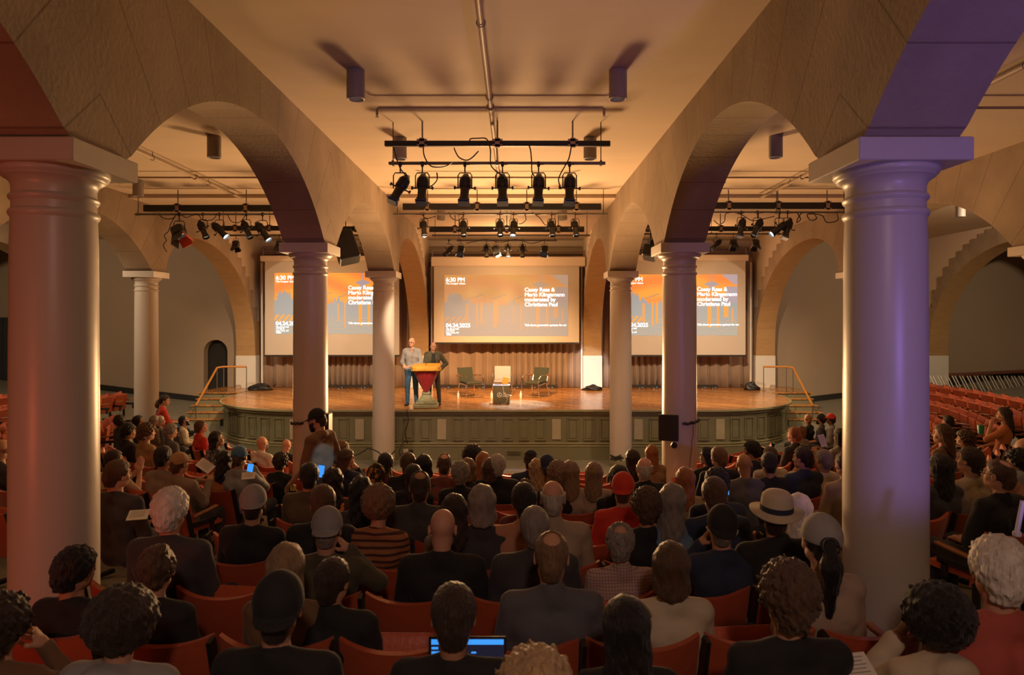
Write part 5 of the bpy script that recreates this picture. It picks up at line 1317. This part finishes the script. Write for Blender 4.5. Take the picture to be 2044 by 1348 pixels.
# ------------------------------------------------------------------ the audience
# px, py(top of head), apparent heading (0 = seen from behind, + = turned to frame right), hair, hair colour, skin, shirt, sleeve, collar, sex, arms, extras, label
T = 'none'; J_ = 'jacket'; K = 'shirt'; HD = 'hood'
AUD = [
(10, 1182, 25, 'curlytop', 'dbrown', 'l', 'brown', 1, T, 'f', 'chinR', (), 'person at the bottom left corner with hand on cheek and patterned sleeve', -1, 1.0),
(248, 1176, 5, 'afro', 'dbrown', 'l', 'lgrey', 1, HD, 'm', 'lap', (), 'person with a big dark curly mop in a pale patterned top, bottom left', -1, 1.0),
(560, 1132, 8, 'buzz', 'dbrown', 'l', 'blk', .5, T, 'm', 'lap', (('backcap', 'blk'),), 'person in a black cap and black T-shirt in the nearest row, left of centre', -1, 1.0),
(906, 1160, 0, 'short', 'dbrown', 't', 'blk', .5, T, 'm', 'lap', (), 'person with short dark hair in front of the glowing laptop', -1, 1.0),
(1250, 1188, 0, 'straight', 'black', 'l', 'blk', 1, T, 'f', 'lap', ('headband',), 'person with long straight black hair and a shiny headband', -1, 1.0),
(1568, 1116, -15, 'curlytop', 'brown', 'l', 'blk', 1, T, 'm', 'lap', (), 'person with short curly brown hair and a black sweater, bottom right', -1, 1.02),
(1862, 1166, -12, 'afro', 'black', 'b', 'cream', 1, HD, 'f', 'chinL', (), 'person with a big round black afro resting cheek on hand', -1, 1.0),
(1070, 1292, 5, 'curlytop', 'blond', 'l', 'tan', 1, T, 'm', 'lap', (), 'person of whom only the top of messy blond hair shows at the bottom edge', -2, 1.0),
(158, 1090, 50, 'wavyshort', 'black', 't', 'blk', 1, T, 'm', 'lap', (), 'person with dark hair in black, before the near left column', 0, 1.02),
(318, 1084, 12, 'clip', 'brown', 'l', 'blk', 1, T, 'f', 'lap', (), 'person with brown hair pinned up with a clip, black top', 0, 1.0),
(575, 1082, 10, 'long', 'dblond', 'l', 'brown', 1, T, 'f', 'lap', (), 'person with long fair-brown hair leaning behind the black cap', 0, 1.0),
(668, 1110, 28, 'short', 'dbrown', 'l', 'blk', 1, J_, 'm', 'lap', (), 'person with dark short hair in a bulky black jacket, turned to the right', 0, 1.0),
(1100, 1056, 0, 'balding', 'lbrown', 'l', 'bgrey', 1, K, 'm', 'lap', (), 'person in a grey collared shirt with a bald spot in brown hair', 0, 1.05),
(1338, 1080, 0, 'bob', 'brown', 'l', 'cream', 1, T, 'f', 'lap', (), 'person with shoulder-length brown hair and a cream sweater', 0, 1.0),
(884, 1011, 0, 'bald', '', 'p', 'blk', 1, J_, 'm', 'lap', (), 'bald person with prominent ears in a black jacket, centre', 1, 1.05),
(1068, 1008, 5, 'short', 'grey', 'l', 'dgrey', 1, J_, 'm', 'lap', (), 'person with grey-brown hair in a dark jacket behind the grey shirt', 1, 1.05),
(1237, 1044, 0, 'curlybald', 'grey', 'l', 'plaid', 1, K, 'm', 'lap', (), 'person with frizzy greying hair and thin spot, in a checked shirt', 1, 1.0),
(1985, 1070, -20, 'wavyshort', 'white', 'p', 'pink', 1, T, 'm', 'rest', (), 'white-haired person in a salmon red shirt at the right edge', 1, 1.05),
(655, 1008, 5, 'crop', 'grey', 'l', 'olive', 1, T, 'm', 'neck', (('backcap', 'grey'),), 'person in a backward grey cap with hand behind the neck', 1, 1.0),
(1633, 1020, -18, 'ponytail', 'black', 'l', 'beige', .5, T, 'f', 'lap', (('cap', 'lgrey'), 'scrunchie'), 'person in a pale grey cap with a black ponytail', 1, 1.0),
(345, 973, 20, 'wavyshort', 'white', 'p', 'dgrey', 1, T, 'm', 'lap', ('glasses',), 'white-haired person with glasses and a dark grey sweater, left', 2, 1.02),
(508, 965, 5, 'crop', 'dbrown', 'l', 'blk', .5, T, 'm', 'lap', (('backcap', 'grey'),), 'person in a backward grey cap and black T-shirt by the left aisle', 2, 1.0),
(647, 965, 3, 'short', 'brown', 'l', 'blk', 1, J_, 'm', 'lap', (), 'person with short brown hair in black, just behind the grey backward cap', 2, 1.0),
(1438, 1003, -5, 'crop', 'grey', 'l', 'navy', 1, T, 'm', 'chinL', (('backcap', 'blk'), 'headphone_strap'), 'person in a black cap with a pale glasses strap, hand at mouth', 2, 1.0),
(1546, 978, 0, 'short', 'dbrown', 'l', 'blk', 1, J_, 'm', 'lap', ('hat',), 'person in a pale straw fedora with dark band', 2, 1.05),
(1592, 984, -10, 'verylong', 'white', 'l', 'beige', 1, T, 'f', 'lap', (), 'person with long white hair partly behind the straw fedora', 3, 1.0),
(1424, 950, -3, 'short', 'brown', 'l', 'navy', 1, J_, 'm', 'lap', ('glasses',), 'person with neat brown hair and dark jacket behind the black cap', 3, 1.05),
(1290, 972, 0, 'curlytop', 'brown', 'l', 'blk', .5, T, 'm', 'lap', (), 'person with dark curly hair and black T-shirt behind the cream sweater', 3, 1.0),
(1046, 962, -4, 'short', 'black', 't', 'salmon', 1, K, 'm', 'lap', (), 'person with black hair in a salmon shirt, right of centre', 3, 1.05),
(1103, 955, 0, 'fringe', 'lgrey', 'p', 'beige', 1, K, 'm', 'lap', (), 'bald person with white fringe of hair and a pale striped shirt', 4, 1.05),
(963, 966, 0, 'bob', 'grey', 'l', 'dgrey', 1, T, 'f', 'lap', (), 'person with grey-blond bob and dark top, centre', 4, 1.0),
(908, 985, 3, 'long', 'dbrown', 'l', 'taupe', 1, T, 'f', 'lap', (), 'person with long dark brown hair just behind the bald head', 2, 1.0),
(757, 968, 0, 'curlybig', 'lbrown', 'l', 'stripes', 1, T, 'f', 'lap', (), 'person in an orange and brown striped top with curly hair up', 3, .95),
(839, 938, 0, 'balding', 'dbrown', 't', 'dgrey', 1, J_, 'm', 'lap', (), 'person with thinning dark hair in a dark blue-grey jacket', 5, 1.05),
(722, 950, 0, 'longwavy', 'black', 't', 'dgrey', 1, T, 'f', 'lap', (), 'person with long black wavy hair, left of centre', 4, 1.0),
(619, 922, 4, 'short', 'black', 't', 'olive', .5, T, 'm', 'lap', (), 'person with short black hair and a glowing phone at the ear', 4, 1.0),
(240, 916, 55, 'short', 'brown', 'p', 'dgrey', 1, T, 'm', 'lap', (), 'person in a dark sweater beside the near left column, face to the right', 4, 1.1),
(232, 897, 60, 'short', 'dbrown', 'l', 'cream', .5, T, 'm', 'clap', (), 'person clapping raised hands beside the near left column', 5, 1.0),
(362, 901, 45, 'crop', 'brown', 'l', 'taupe', 1, T, 'm', 'paper', (('cap', 'tan'),), 'person in a tan baseball cap holding up a paper', 6, 1.05),
(329, 889, 30, 'short', 'black', 't', 'taupe', 1, T, 'f', 'lap', (), 'person with black hair behind the tan baseball cap', 7, 1.0),
(452, 899, 25, 'longwavy', 'black', 't', 'orange', .5, T, 'f', 'lap', (), 'person with long wavy black hair and a bare tanned shoulder', 7, 1.0),
(481, 889, 25, 'crop', 'brown', 'l', 'grey', 1, T, 'm', 'chinR', (('cap', 'jean'),), 'person in a blue baseball cap looking at a phone', 8, 1.0),
(526, 870, 50, 'bald', '', 'p', 'white', 1, K, 'm', 'lap', (('beard', 'brown'), 'glasses'), 'bald person with a beard in a white shirt, left of the column', 9, 1.05),
(574, 878, 40, 'bald', '', 'p', 'blk', 1, T, 'm', 'lap', (), 'bald person in black right beside the second left column', 10, 1.0),
(562, 903, 15, 'curlytop', 'dbrown', 'l', 'blk', 1, T, 'f', 'lap', (), 'person with curly dark hair beside the second left column', 8, .95),
(260, 846, 65, 'wavyshort', 'black', 't', 'blk', 1, J_, 'm', 'lap', (), 'person with black hair and black jacket at the left, near the orange seats', 7, 1.0),
(243, 839, 50, 'curlybig', 'dbrown', 'b', 'dgrey', 1, T, 'f', 'lap', (), 'person with frizzy dark hair in the left block by the orange seats', 8, 1.0),
(279, 833, 75, 'wavyshort', 'black', 't', 'brown', 1, T, 'm', 'lap', (), 'person with black hair head tilted back under the slim left column', 9, 1.0),
(297, 844, 60, 'curlytop', 'brown', 'l', 'tan', 1, T, 'f', 'lap', (), 'person with curly brown hair and tan top below the slim left column', 8, .95),
(311, 841, 60, 'long', 'grey', 'l', 'taupe', 1, T, 'f', 'lap', (), 'person with long grey hair left of the grey-haired man with glasses', 8, .95),
(322, 838, 75, 'crop', 'lgrey', 'p', 'dgrey', 1, J_, 'm', 'lap', ('glasses',), 'grey-haired person with glasses, third from the red shirt', 9, 1.0),
(344, 846, 60, 'wavyshort', 'grey', 'l', 'bgrey', 1, K, 'm', 'lap', (), 'grey-haired person in a blue-grey shirt in the left block', 8, 1.05),
(369, 834, 80, 'crop', 'black', 't', 'cream', 1, T, 'm', 'lap', (('beard', 'black'),), 'person with black beard and cream T-shirt looking up', 9, 1.0),
(404, 838, 72, 'short', 'brown', 'p', 'red', .6, K, 'm', 'lap', (), 'person in a bright red shirt looking up from the left block', 9, 1.0),
(436, 860, 70, 'bob', 'black', 't', 'floral', .6, T, 'f', 'lap', ('glasses',), 'person with black bob, glasses and floral blouse', 9, .95),
(8, 875, 45, 'bald', '', 'l', 'dgrey', 1, K, 'm', 'lap', (), 'bald person at the far left edge in a dark collared jacket', 6, 1.0),
(684, 880, 10, 'wavyshort', 'lbrown', 'l', 'grey', 1, T, 'm', 'lap', (), 'person with brown hair right behind the walking man', 10, 1.0),
(694, 896, 55, 'long', 'brown', 'l', 'navy', 1, T, 'f', 'chinR', (), 'person with long brown hair, hand on mouth, beside the walking man', 9, 1.0),
(667, 933, 5, 'longwavy', 'black', 't', 'leopard', 1, T, 'f', 'lap', (), 'person with black curly hair and gold patterned top', 6, .95),
(751, 925, 0, 'bun', 'dbrown', 't', 'leopard', 1, T, 'f', 'lap', ('headscarf', 'shawl'), 'person in a black and gold patterned headscarf and shawl', 7, 1.0),
(771, 903, 15, 'short', 'black', 'b', 'maroon', 1, T, 'm', 'lap', (), 'person with black hair and maroon top by the slim left column', 9, 1.0),
(815, 902, 3, 'short', 'brown', 'l', 'blk', 1, J_, 'm', 'lap', (), 'person with brown hair and black jacket left of the black bob', 9, 1.05),
(847, 906, 0, 'bob', 'black', 't', 'dgrey', 1, T, 'f', 'lap', (), 'person with a black bob in the front rows, left of centre', 9, .95),
(826, 926, 0, 'straight', 'black', 't', 'blk', 1, T, 'f', 'lap', (), 'person with long straight black hair left behind the thinning head', 7, .95),
(887, 904, 0, 'balding', 'brown', 'p', 'rust', 1, T, 'm', 'lap', (), 'person with thin reddish hair and rust-red shirt', 8, 1.05),
(920, 921, 0, 'wavyshort', 'grey', 'l', 'blk', 1, J_, 'f', 'lap', (), 'person with short grey hair and black jacket, centre', 7, 1.0),
(934, 914, 0, 'bob', 'lbrown', 'l', 'dgrey', 1, T, 'f', 'lap', (), 'person with light brown hair just left of the long ginger hair', 8, .95),
(943, 890, 0, 'afro', 'black', 'b', 'dgrey', 1, T, 'm', 'lap', (), 'person with small round black afro in the front row', 10, .95),
(964, 902, 0, 'long', 'ginger', 'l', 'dgrey', 1, T, 'f', 'lap', (), 'person with long ginger hair, centre front', 9, 1.0),
(978, 914, 0, 'bob', 'brown', 'l', 'dgrey', 1, T, 'f', 'lap', (), 'person with brown hair half hidden right of the long ginger hair', 8, .9),
(993, 907, 0, 'wavyshort', 'lgrey', 'l', 'blk', 1, J_, 'm', 'lap', (), 'person with thick grey-blond hair and black jacket, centre front', 8, 1.05),
(1059, 898, 8, 'crop', 'dbrown', 'l', 'navy', 1, J_, 'm', 'lap', (('skullcap', 'blk'),), 'person wearing a small black skullcap in the front row', 10, 1.0),
(1071, 916, -5, 'longwavy', 'blond', 'l', 'tan', 1, J_, 'f', 'lap', (), 'person with fluffy fair hair left of the dark blue cap', 8, 1.0),
(1091, 906, 3, 'crop', 'brown', 'l', 'tan', 1, J_, 'm', 'lap', (('backcap', 'navy'),), 'person in a dark blue cap and tan coat', 8, 1.05),
(1113, 919, 0, 'curlytop', 'dblond', 'l', 'blk', 1, J_, 'f', 'lap', (), 'person with curly fair-brown hair and black jacket', 7, 1.0),
(1138, 919, 0, 'long', 'dblond', 'l', 'beige', 1, T, 'f', 'lap', (), 'person with long fair hair between the curly head and the beige top', 8, .95),
(1185, 922, 0, 'straight', 'dblond', 'l', 'beige', 1, T, 'f', 'lap', (), 'person with straight ash-blond hair and beige top sitting alone', 8, 1.0),
(1049, 953, 0, 'bun', 'brown', 'l', 'maroon', 1, T, 'f', 'lap', (), 'person with brown hair mostly hidden behind the black-haired salmon shirt', 5, .95),
(1262, 896, -5, 'long', 'dbrown', 't', 'rust', 1, T, 'f', 'lap', (), 'person with long dark hair right of the front column', 9, .95),
(1300, 888, 0, 'verylong', 'ginger', 'l', 'tan', 1, T, 'f', 'lap', (), 'person with very long ginger-brown hair left of the monitor column', 9, 1.0),
(1285, 911, -5, 'fringe', 'lgrey', 'p', 'blk', 1, J_, 'm', 'lap', (('beard', 'lgrey'),), 'balding grey person with ponytail below the long ginger hair', 7, 1.05),
(1243, 940, 5, 'crop', 'brown', 'l', 'red', 1, T, 'm', 'lap', (('backcap', 'red'),), 'person in a bright red cap and red sweater', 5, 1.0),
(1234, 928, -20, 'long', 'black', 't', 'blk', 1, T, 'f', 'lap', (), 'person with long black hair behind the bright red cap', 6, .95),
(1366, 932, -3, 'verylong', 'ginger', 'l', 'beige', 1, T, 'f', 'lap', (), 'person with very long light ginger hair in front of the monitor column', 5, 1.0),
(1340, 964, 0, 'long', 'grey', 'l', 'blue', 1, T, 'f', 'lap', (), 'person with long ash-brown hair and a blue top', 4, .95),
(1409, 892, -60, 'bob', 'black', 't', 'blk', 1, T, 'f', 'lap', ('glasses',), 'person with black hair and glasses in profile, right of the monitor column', 9, .95),
(1432, 890, -40, 'short', 'lbrown', 'l', 'blk', 1, J_, 'm', 'lap', (), 'person with light brown hair in a black jacket looking left', 8, 1.0),
(1498, 880, -60, 'wavyshort', 'black', 't', 'navy', 1, T, 'm', 'lap', (('beard', 'black'),), 'person with thick black hair and beard facing left, front right', 9, 1.0),
(1535, 890, -25, 'crop', 'brown', 'l', 'cream', 1, T, 'm', 'lap', (), 'person with brown hair and cream top behind a black-haired head', 8, .95),
(1533, 902, -12, 'short', 'black', 't', 'blk', .5, T, 'm', 'lap', (), 'person with black hair and black T-shirt in the right block', 7, 1.0),
(1483, 903, -15, 'bald', '', 't', 'bgrey', .5, T, 'm', 'lap', (), 'bald tanned person in a purple-grey T-shirt', 7, 1.05),
(1582, 852, -60, 'crop', 'ginger', 'p', 'dgrey', 1, K, 'm', 'lap', (), 'ginger-haired person in a dark shirt facing left, right block', 9, 1.05),
(1597, 855, -40, 'wavyshort', 'lbrown', 'l', 'lgrey', 1, T, 'f', 'lap', (), 'person with light brown hair behind the ginger-haired person', 10, .95),
(1611, 842, -30, 'buzz', 'ginger', 'l', 'blk', .5, T, 'm', 'lap', (), 'person with shaved reddish hair and black T-shirt near the stage steps', 10, 1.0),
(1636, 842, -60, 'short', 'black', 't', 'dgrey', .5, T, 'm', 'lap', (('backcap', 'blk'), ('beard', 'black')), 'bearded person in a black backward cap facing left', 10, 1.0),
(1656, 832, -60, 'crop', 'black', 'b', 'grey', 1, T, 'm', 'lap', (('cap', 'red'),), 'person in a red baseball cap below the right handrail', 11, 1.0),
(1674, 855, -30, 'bob', 'black', 't', 'grey', 1, T, 'f', 'paper', (), 'person with black hair reading a white leaflet beside the violet column', 9, 1.0),
(1599, 891, -60, 'short', 'dbrown', 'l', 'navy', 1, J_, 'm', 'lap', (), 'person with dark hair in a navy jacket in profile to the left', 7, 1.0),
(1642, 896, -35, 'crop', 'grey', 'l', 'cream', .5, T, 'm', 'photo', (), 'grey-haired person with raised arms taking a photo', 6, 1.05),
(1682, 901, -40, 'balding', 'brown', 'l', 'beige', 1, T, 'm', 'lap', (), 'person half hidden by the left edge of the violet column', 5, 1.0),
(1429, 934, -12, 'wavyshort', 'black', 't', 'navy', 1, T, 'm', 'lap', (), 'person with dark curly hair behind the neat brown-haired one', 4, 1.0),
(1877, 846, -70, 'long', 'brown', 'l', 'brown', .5, T, 'f', 'lap', (), 'person with brown hair and bare shoulder, just right of the violet column', 7, .95),
(1890, 836, -50, 'short', 'black', 't', 'navy', 1, T, 'm', 'lap', (), 'person with black hair behind the bare-shouldered one', 8, .95),
(1922, 858, -70, 'curlytop', 'brown', 'l', 'taupe', 1, J_, 'm', 'chinL', (), 'person with curly brown hair, chin on hand, far right', 6, 1.0),
(1931, 891, -60, 'short', 'dbrown', 'l', 'beige', 1, T, 'm', 'lap', (), 'person with dark hair in a beige shirt, far right', 5, 1.05),
(1987, 914, -65, 'balding', 'brown', 'l', 'blk', .5, T, 'm', 'lap', ('glasses',), 'balding person with glasses and black T-shirt, far right', 4, 1.05),
(1873, 905, -30, 'long', 'black', 't', 'dgrey', 1, T, 'f', 'lap', (), 'person with long black hair at the right edge of the violet column', 4, 1.0),
(2000, 813, -72, 'verylong', 'dbrown', 'l', 'orange', .5, T, 'f', 'chinL', (), 'person with long curly dark hair, chin in hand, before the orange seats', 7, 1.1),
(2028, 896, -65, 'curlytop', 'black', 'l', 'salmon', 1, T, 'm', 'chinL', ('glasses',), 'person with black curly hair and glasses at the right edge', 5, 1.0),
(2040, 872, -50, 'bald', '', 'l', 'lgrey', 1, T, 'm', 'lap', (), 'person in grey cut off by the right edge of the picture', 6, 1.0),
]
JC = {}
def seat_row_solve(px, py, kr, fem, h0):
    """kr = row index relative to the row at 3.07 m; returns x, y, floor z, scale"""
    R = row_R(kr + 2) - .17
    u = (px - 1028) / F; lo, hi = .8, 17.0
    # along the ray x = CX + u*y find where the distance to the focus equals R (nearest solution in front)
    A = 1 + u * u; B = 2 * u * CX - 2 * FOC; Cc = CX * CX + FOC * FOC - R * R; disc = B * B - 4 * A * Cc
    y = (-B - math.sqrt(disc)) / (2 * A) if disc > 0 else -B / (2 * A)
    return CX + u * y, y
FK = {574: 10, 562: 7, 526: 9, 10: -1, 248: -1, 560: -1, 906: -1, 1250: -1, 1568: -1, 1862: -1, 158: 0, 318: 0, 575: 0, 668: 0, 1100: 0, 1338: 0, 884: 1, 1068: 1, 1237: 1, 655: 1, 1633: 0, 1985: -1, 1890: 6, 311: 9, 232: 5, 1597: 9, 1611: 10, 1636: 9, 1656: 10, 243: 8, 279: 8, 322: 9, 369: 9, 1592: 2}
occupied = set(); dbg = []
for n_, (px, py, ap, hs, hc, skn, sc, sl, col, sex, arms, ex, lab, kr, sz) in enumerate(AUD):
    fem = sex == 'f'
    best = None
    for k in range(-2, 11):
        x, y = seat_row_solve(px, py, k, fem, 0); R = math.hypot(x, y - FOC)
        zt = CZ - (py - 640) * y / F; h = zt - floor_z(x, y); want = 1.33 if fem else 1.37
        if FK.get(px) == k: best = (0, k, x, y, h); break
        if kr <= -2 and k == -2: best = (0, k, x, y, h); break
        if best is None or abs(h - want) < best[0]: best = (abs(h - want), k, x, y, h)
    _, k, x, y, h = best
    hairt = dict(afro=.03, curlybig=.03, curlytop=.025, bun=.04, clip=.02).get(hs, .012) + (.015 if any((e if isinstance(e, str) else e[0]) in ('cap', 'backcap', 'hat') for e in ex) else 0)
    s = max(.88, min(1.10, h / (1.328 + hairt))); dbg.append((px, k, kr, round(h, 2), round(s, 2)))
    th = math.atan2(x, FOC - y); w_ = (.90 if fem else 1.03) * (1.0 if sz < 1.04 else 1.06); w_ = round(w_, 2)
    ray = math.degrees(math.atan((px - 1028) / F)); head_world = -(ap + ray)            # rotation about z, degrees
    bd = math.degrees(th); 
    if abs(ap) >= 40: bd = bd * .5 + head_world * .5 * .8 if abs(head_world - bd) > 30 else bd
    elif abs(ap) >= 20: bd += (head_world - bd) * .3
    yaw = max(-75, min(75, head_world - bd))
    jk = (arms, w_)
    if jk not in JC: JC[jk] = seated(arms, w_)
    rnd = random.Random(n_)
    pit = math.radians(rnd.uniform(-4, 7)); 
    if 'looking up' in lab or 'tilted back' in lab: pit = math.radians(16)
    person((x, y, floor_z(x, y)), math.radians(bd), s, JC[jk], lab, skn, (hs, hc), (sc, sl, col), 'trouser', fem, w_, math.radians(yaw), pit, math.radians(rnd.uniform(-4, 4)), 0, ex)
    bs = None
    for q in SEATS:
        d = math.hypot(q['x'] - x, q['y'] - y)
        if d < .36 and (bs is None or d < bs[0]): bs = (d, q)
    if bs: occupied.add(id(bs[1]))
place_seats(occupied)

# ------------------------------------------------------------------ the walking man and the two speakers
def standing(**kw):
    J = dict(pel=(0, 0, .98), chest=(0, 0, 1.27), neck=(0, -.015, 1.475), head=(0, .02, 1.645), hipL=(-.09, 0, .93), hipR=(.09, 0, .93), knL=(-.11, .02, .51), knR=(.11, .02, .51), anL=(-.12, -.02, .085), anR=(.12, -.02, .085),
             shL=(-.185, -.01, 1.42), shR=(.185, -.01, 1.42), elL=(-.24, -.02, 1.13), elR=(.24, -.02, 1.13), wrL=(-.26, .08, .88), wrR=(.26, .08, .88), curl=.45); J.update(kw); return J
x, y, z = P(634, 812, 8.45); fz = floor_z(x, y); s = (z - fz) / 1.80
Jw = standing(knL=(-.10, .16, .53), anL=(-.10, .22, .09), knR=(.10, -.02, .50), anR=(.10, -.24, .12), elL=(-.25, .02, 1.12), wrL=(-.25, .22, .92), elR=(.25, -.08, 1.12), wrR=(.27, -.02, .87), head=(0, .05, 1.64))
person((x + .03, y, fz), math.radians(68), s * .995, Jw, 'bearded person in a brown cap walking left along the aisle', 'l', ('crop', 'dbrown'), ('brown', .5, T), 'jean', False, 1.06, math.radians(12), math.radians(-10), 0, 1, (('cap', 'blk'), ('beard', 'black'), 'lanyard', 'glasses'))
o = MB().box(P(585, 974, 8.5), (.07, .05, .08), bev=.01).build('yellow_case', mat('yellow plastic', (.6, .55, .03), .4)); tag(o, 'small bright yellow case by the hand of the walking person', 'case')
def at_stage(px, Y): return (P(px, 0, Y)[0], Y, ST)
J1 = standing(elL=(-.26, .04, 1.12), wrL=(-.10, .24, 1.05), elR=(.25, .02, 1.12), wrR=(.13, .26, 1.07), hdL=(.7, .7, 0), upL=(0, .2, 1))
h1 = P(0, 674, 17.35)[2] - ST
person(at_stage(822, 17.35), math.radians(180 - 8), h1 / 1.775, J1, 'bald presenter with glasses, grey sweater and blue jeans at the lectern', 'p', ('bald', ''), ('grey', 1, K), 'jean', False, 1.02, math.radians(-4), math.radians(-4), 0, 0, ('glasses',))
J2 = standing(elR=(.36, -.06, 1.16), wrR=(.20, .04, 1.0), elL=(-.24, .08, 1.13), wrL=(-.13, .30, 1.06), hdR=(-.8, .5, -.2), anL=(-.16, 0, .085), knL=(-.13, .02, .51))
J2b = standing(elL=(-.36, -.06, 1.16), wrL=(-.20, .04, 1.0), hdL=(.8, .5, -.2), elR=(.24, .08, 1.13), wrR=(.13, .30, 1.06), anL=(-.17, 0, .085), knL=(-.14, .02, .51))
h2 = P(0, 683, 17.6)[2] - ST
p2 = person(at_stage(865, 17.6), math.radians(180 + 8), h2 / 1.775, J2b, 'bald presenter in an open dark blazer, hand on hip, at the lectern', 'l', ('bald', ''), ('olive', 1, J_), 'gtrouser', False, 1.02, math.radians(6), math.radians(-6), 0, 0, ())
pn = MB(); pn.add([(-.085, .128, 1.0), (.085, .128, 1.0), (.065, .146, 1.25), (-.065, .146, 1.25), (-.045, .085, 1.44), (.045, .085, 1.44)], [(0, 1, 2, 3), (3, 2, 5, 4)])
fr = pn.build('shirt', clothm('blk'), p2); md = fr.modifiers.new('thickness', 'SOLIDIFY'); md.thickness = .01
# a pair sitting on the floor by the left wall column
Jf = dict(pel=(0, 0, .14), chest=(0, -.02, .46), neck=(0, 0, .635), head=(0, .03, .80), hipL=(-.09, .02, .12), hipR=(.09, .02, .12), knL=(-.26, .36, .24), knR=(.26, .36, .24), anL=(.06, .44, .09), anR=(-.06, .50, .09),
          shL=(-.165, 0, .575), shR=(.165, 0, .575), elL=(-.23, .10, .34), elR=(.23, .10, .34), wrL=(-.06, .30, .30), wrR=(.06, .30, .30), curl=.5)
for px, py, Y, sc, lab, hair in ((326, 789, 15.0, 'red', 'person in a bright orange-red top sitting on the floor by the left wall column', ('short', 'dbrown')), (319, 797, 15.3, 'navy', 'person in dark blue sitting on the floor behind the orange-red top', ('short', 'brown'))):
    x, y, z = P(px, py, Y); fz = floor_z(x, y); h = z - fz; lift = max(0, h - .93)
    if lift > .02:
        o = MB().box((x, y, fz + lift / 2), (.6, .6, lift + .02)).build('floor_block', M_BLACK); tag(o, 'dark step under the ' + lab.split(' sitting')[0], 'step')
    person((x, y, fz + lift), math.radians(-60), 1.0, Jf, lab, 'l', hair, (sc, .6, T), 'jean', True, .9, math.radians(-10), math.radians(-12), 0, 0, ())

# ------------------------------------------------------------------ things the audience holds
def sheet(px, py, Y, w_, h_, rot, label, m=M_PAPER, name='paper', lines=True):
    t = thing(name, label, 'paper' if name == 'paper' else name, P(px, py, Y))
    o = MB().box((0, 0, 0), (w_, .004, h_)).build('sheet', m, t); o.rotation_euler = rot
    if lines:
        l = MB()
        for i in range(6): l.box((-.01 * (i % 2), -.003, h_ * (.36 - i * .12)), (w_ * .7, .001, h_ * .025))
        q = l.build('print', mat('printed text', (.25, .22, .2), .8), t); q.rotation_euler = rot
sheet(410, 930, 7.2, .17, .12, (math.radians(-50), math.radians(35), 0), 'folded paper held up by the person in the tan cap')
sheet(1642, 880, 8.6, .08, .16, (math.radians(-15), math.radians(-12), 0), 'white leaflet read by the black-haired person near the violet column')
sheet(496, 950, 6.9, .13, .10, (math.radians(-60), 0, .3), 'pinkish paper on a lap in the left block')
sheet(276, 1028, 5.3, .15, .13, (math.radians(-70), 0, .3), 'pale paper on a lap beside the white-haired person on the left')
sheet(1712, 1336, 2.5, .13, .12, (math.radians(-55), 0, .2), 'pinkish printed paper at the bottom right')
def screen_thing(px, py, Y, w_, h_, rot, label, name):
    t = thing(name, label, name, P(px, py, Y)); R = Euler(rot)
    o = MB().box((0, 0, 0), (w_, .008, h_), bev=.003).build('casing', M_BLACK, t); o.rotation_euler = R
    g = MB()
    m = bpy.data.materials.get('blue display')
    if m is None:
        m = mat('blue display', (.05, .33, .95), .3, emit=.9); mat('dark display', (.03, .03, .07), .3, emit=.25)
    g.box((0, -.0055, 0), (w_ * .94, .002, h_ * .92)); q = g.build('display', m if name == 'phone' else MATS['dark display'], t); q.rotation_euler = R
    if name == 'laptop':
        b = MB(); rnd = random.Random(3)
        b.box((0, -.0075, h_ * .40), (w_ * .93, .002, h_ * .10))
        for i in range(9):
            l = rnd.uniform(.05, .2) * w_; b.box((-w_ * .46 + l / 2, -.0075, h_ * (.28 - i * .085)), (l, .002, h_ * .045))
            if i % 2: l2 = rnd.uniform(.03, .12) * w_; b.box((w_ * .05 + l2 / 2, -.0075, h_ * (.28 - i * .085)), (l2, .002, h_ * .03))
        q = b.build('display_text', m, t); q.rotation_euler = R
        k = MB().box((0, -.12, -h_ / 2 - .006), (w_, .23, .014), bev=.004).build('keyboard_base', M_BLACK, t)
screen_thing(933, 1322, 2.72, .32, .20, (math.radians(-8), 0, 0), 'open laptop with bright blue bars on its dark screen', 'laptop')
screen_thing(641, 941, 6.55, .065, .13, (0, math.radians(8), 0), 'phone with glowing cyan screen held beside a black-haired head', 'phone')
screen_thing(500, 934, 7.6, .07, .10, (0, math.radians(10), 0), 'small glowing phone held by the person in the blue cap', 'phone')
screen_thing(1451, 984, 6.2, .04, .04, (0, 0, 0), 'tiny blue lit phone beside the neat brown-haired person', 'phone')
o = MB().tube([P(2030, 1062, 3.4), P(2042, 1000, 3.4)], .012, 8).lathe([(.0, -.02), (.02, -.01), (.02, .01), (0, .02)], P(2030, 1066, 3.4), 10).build('folded_cane', M_WHITE, smooth=True); tag(o, 'white stick leaning on a seat at the right edge', 'stick')
o = MB().lathe([(0, 0), (.035, 0), (.042, .11), (.04, .115), (0, .112)], P(1958, 866, 8.9), 14).build('cup', mat('green cup', (.03, .28, .16), .4), smooth=True); tag(o, 'green cup held by the person with long curly hair at the right', 'cup')
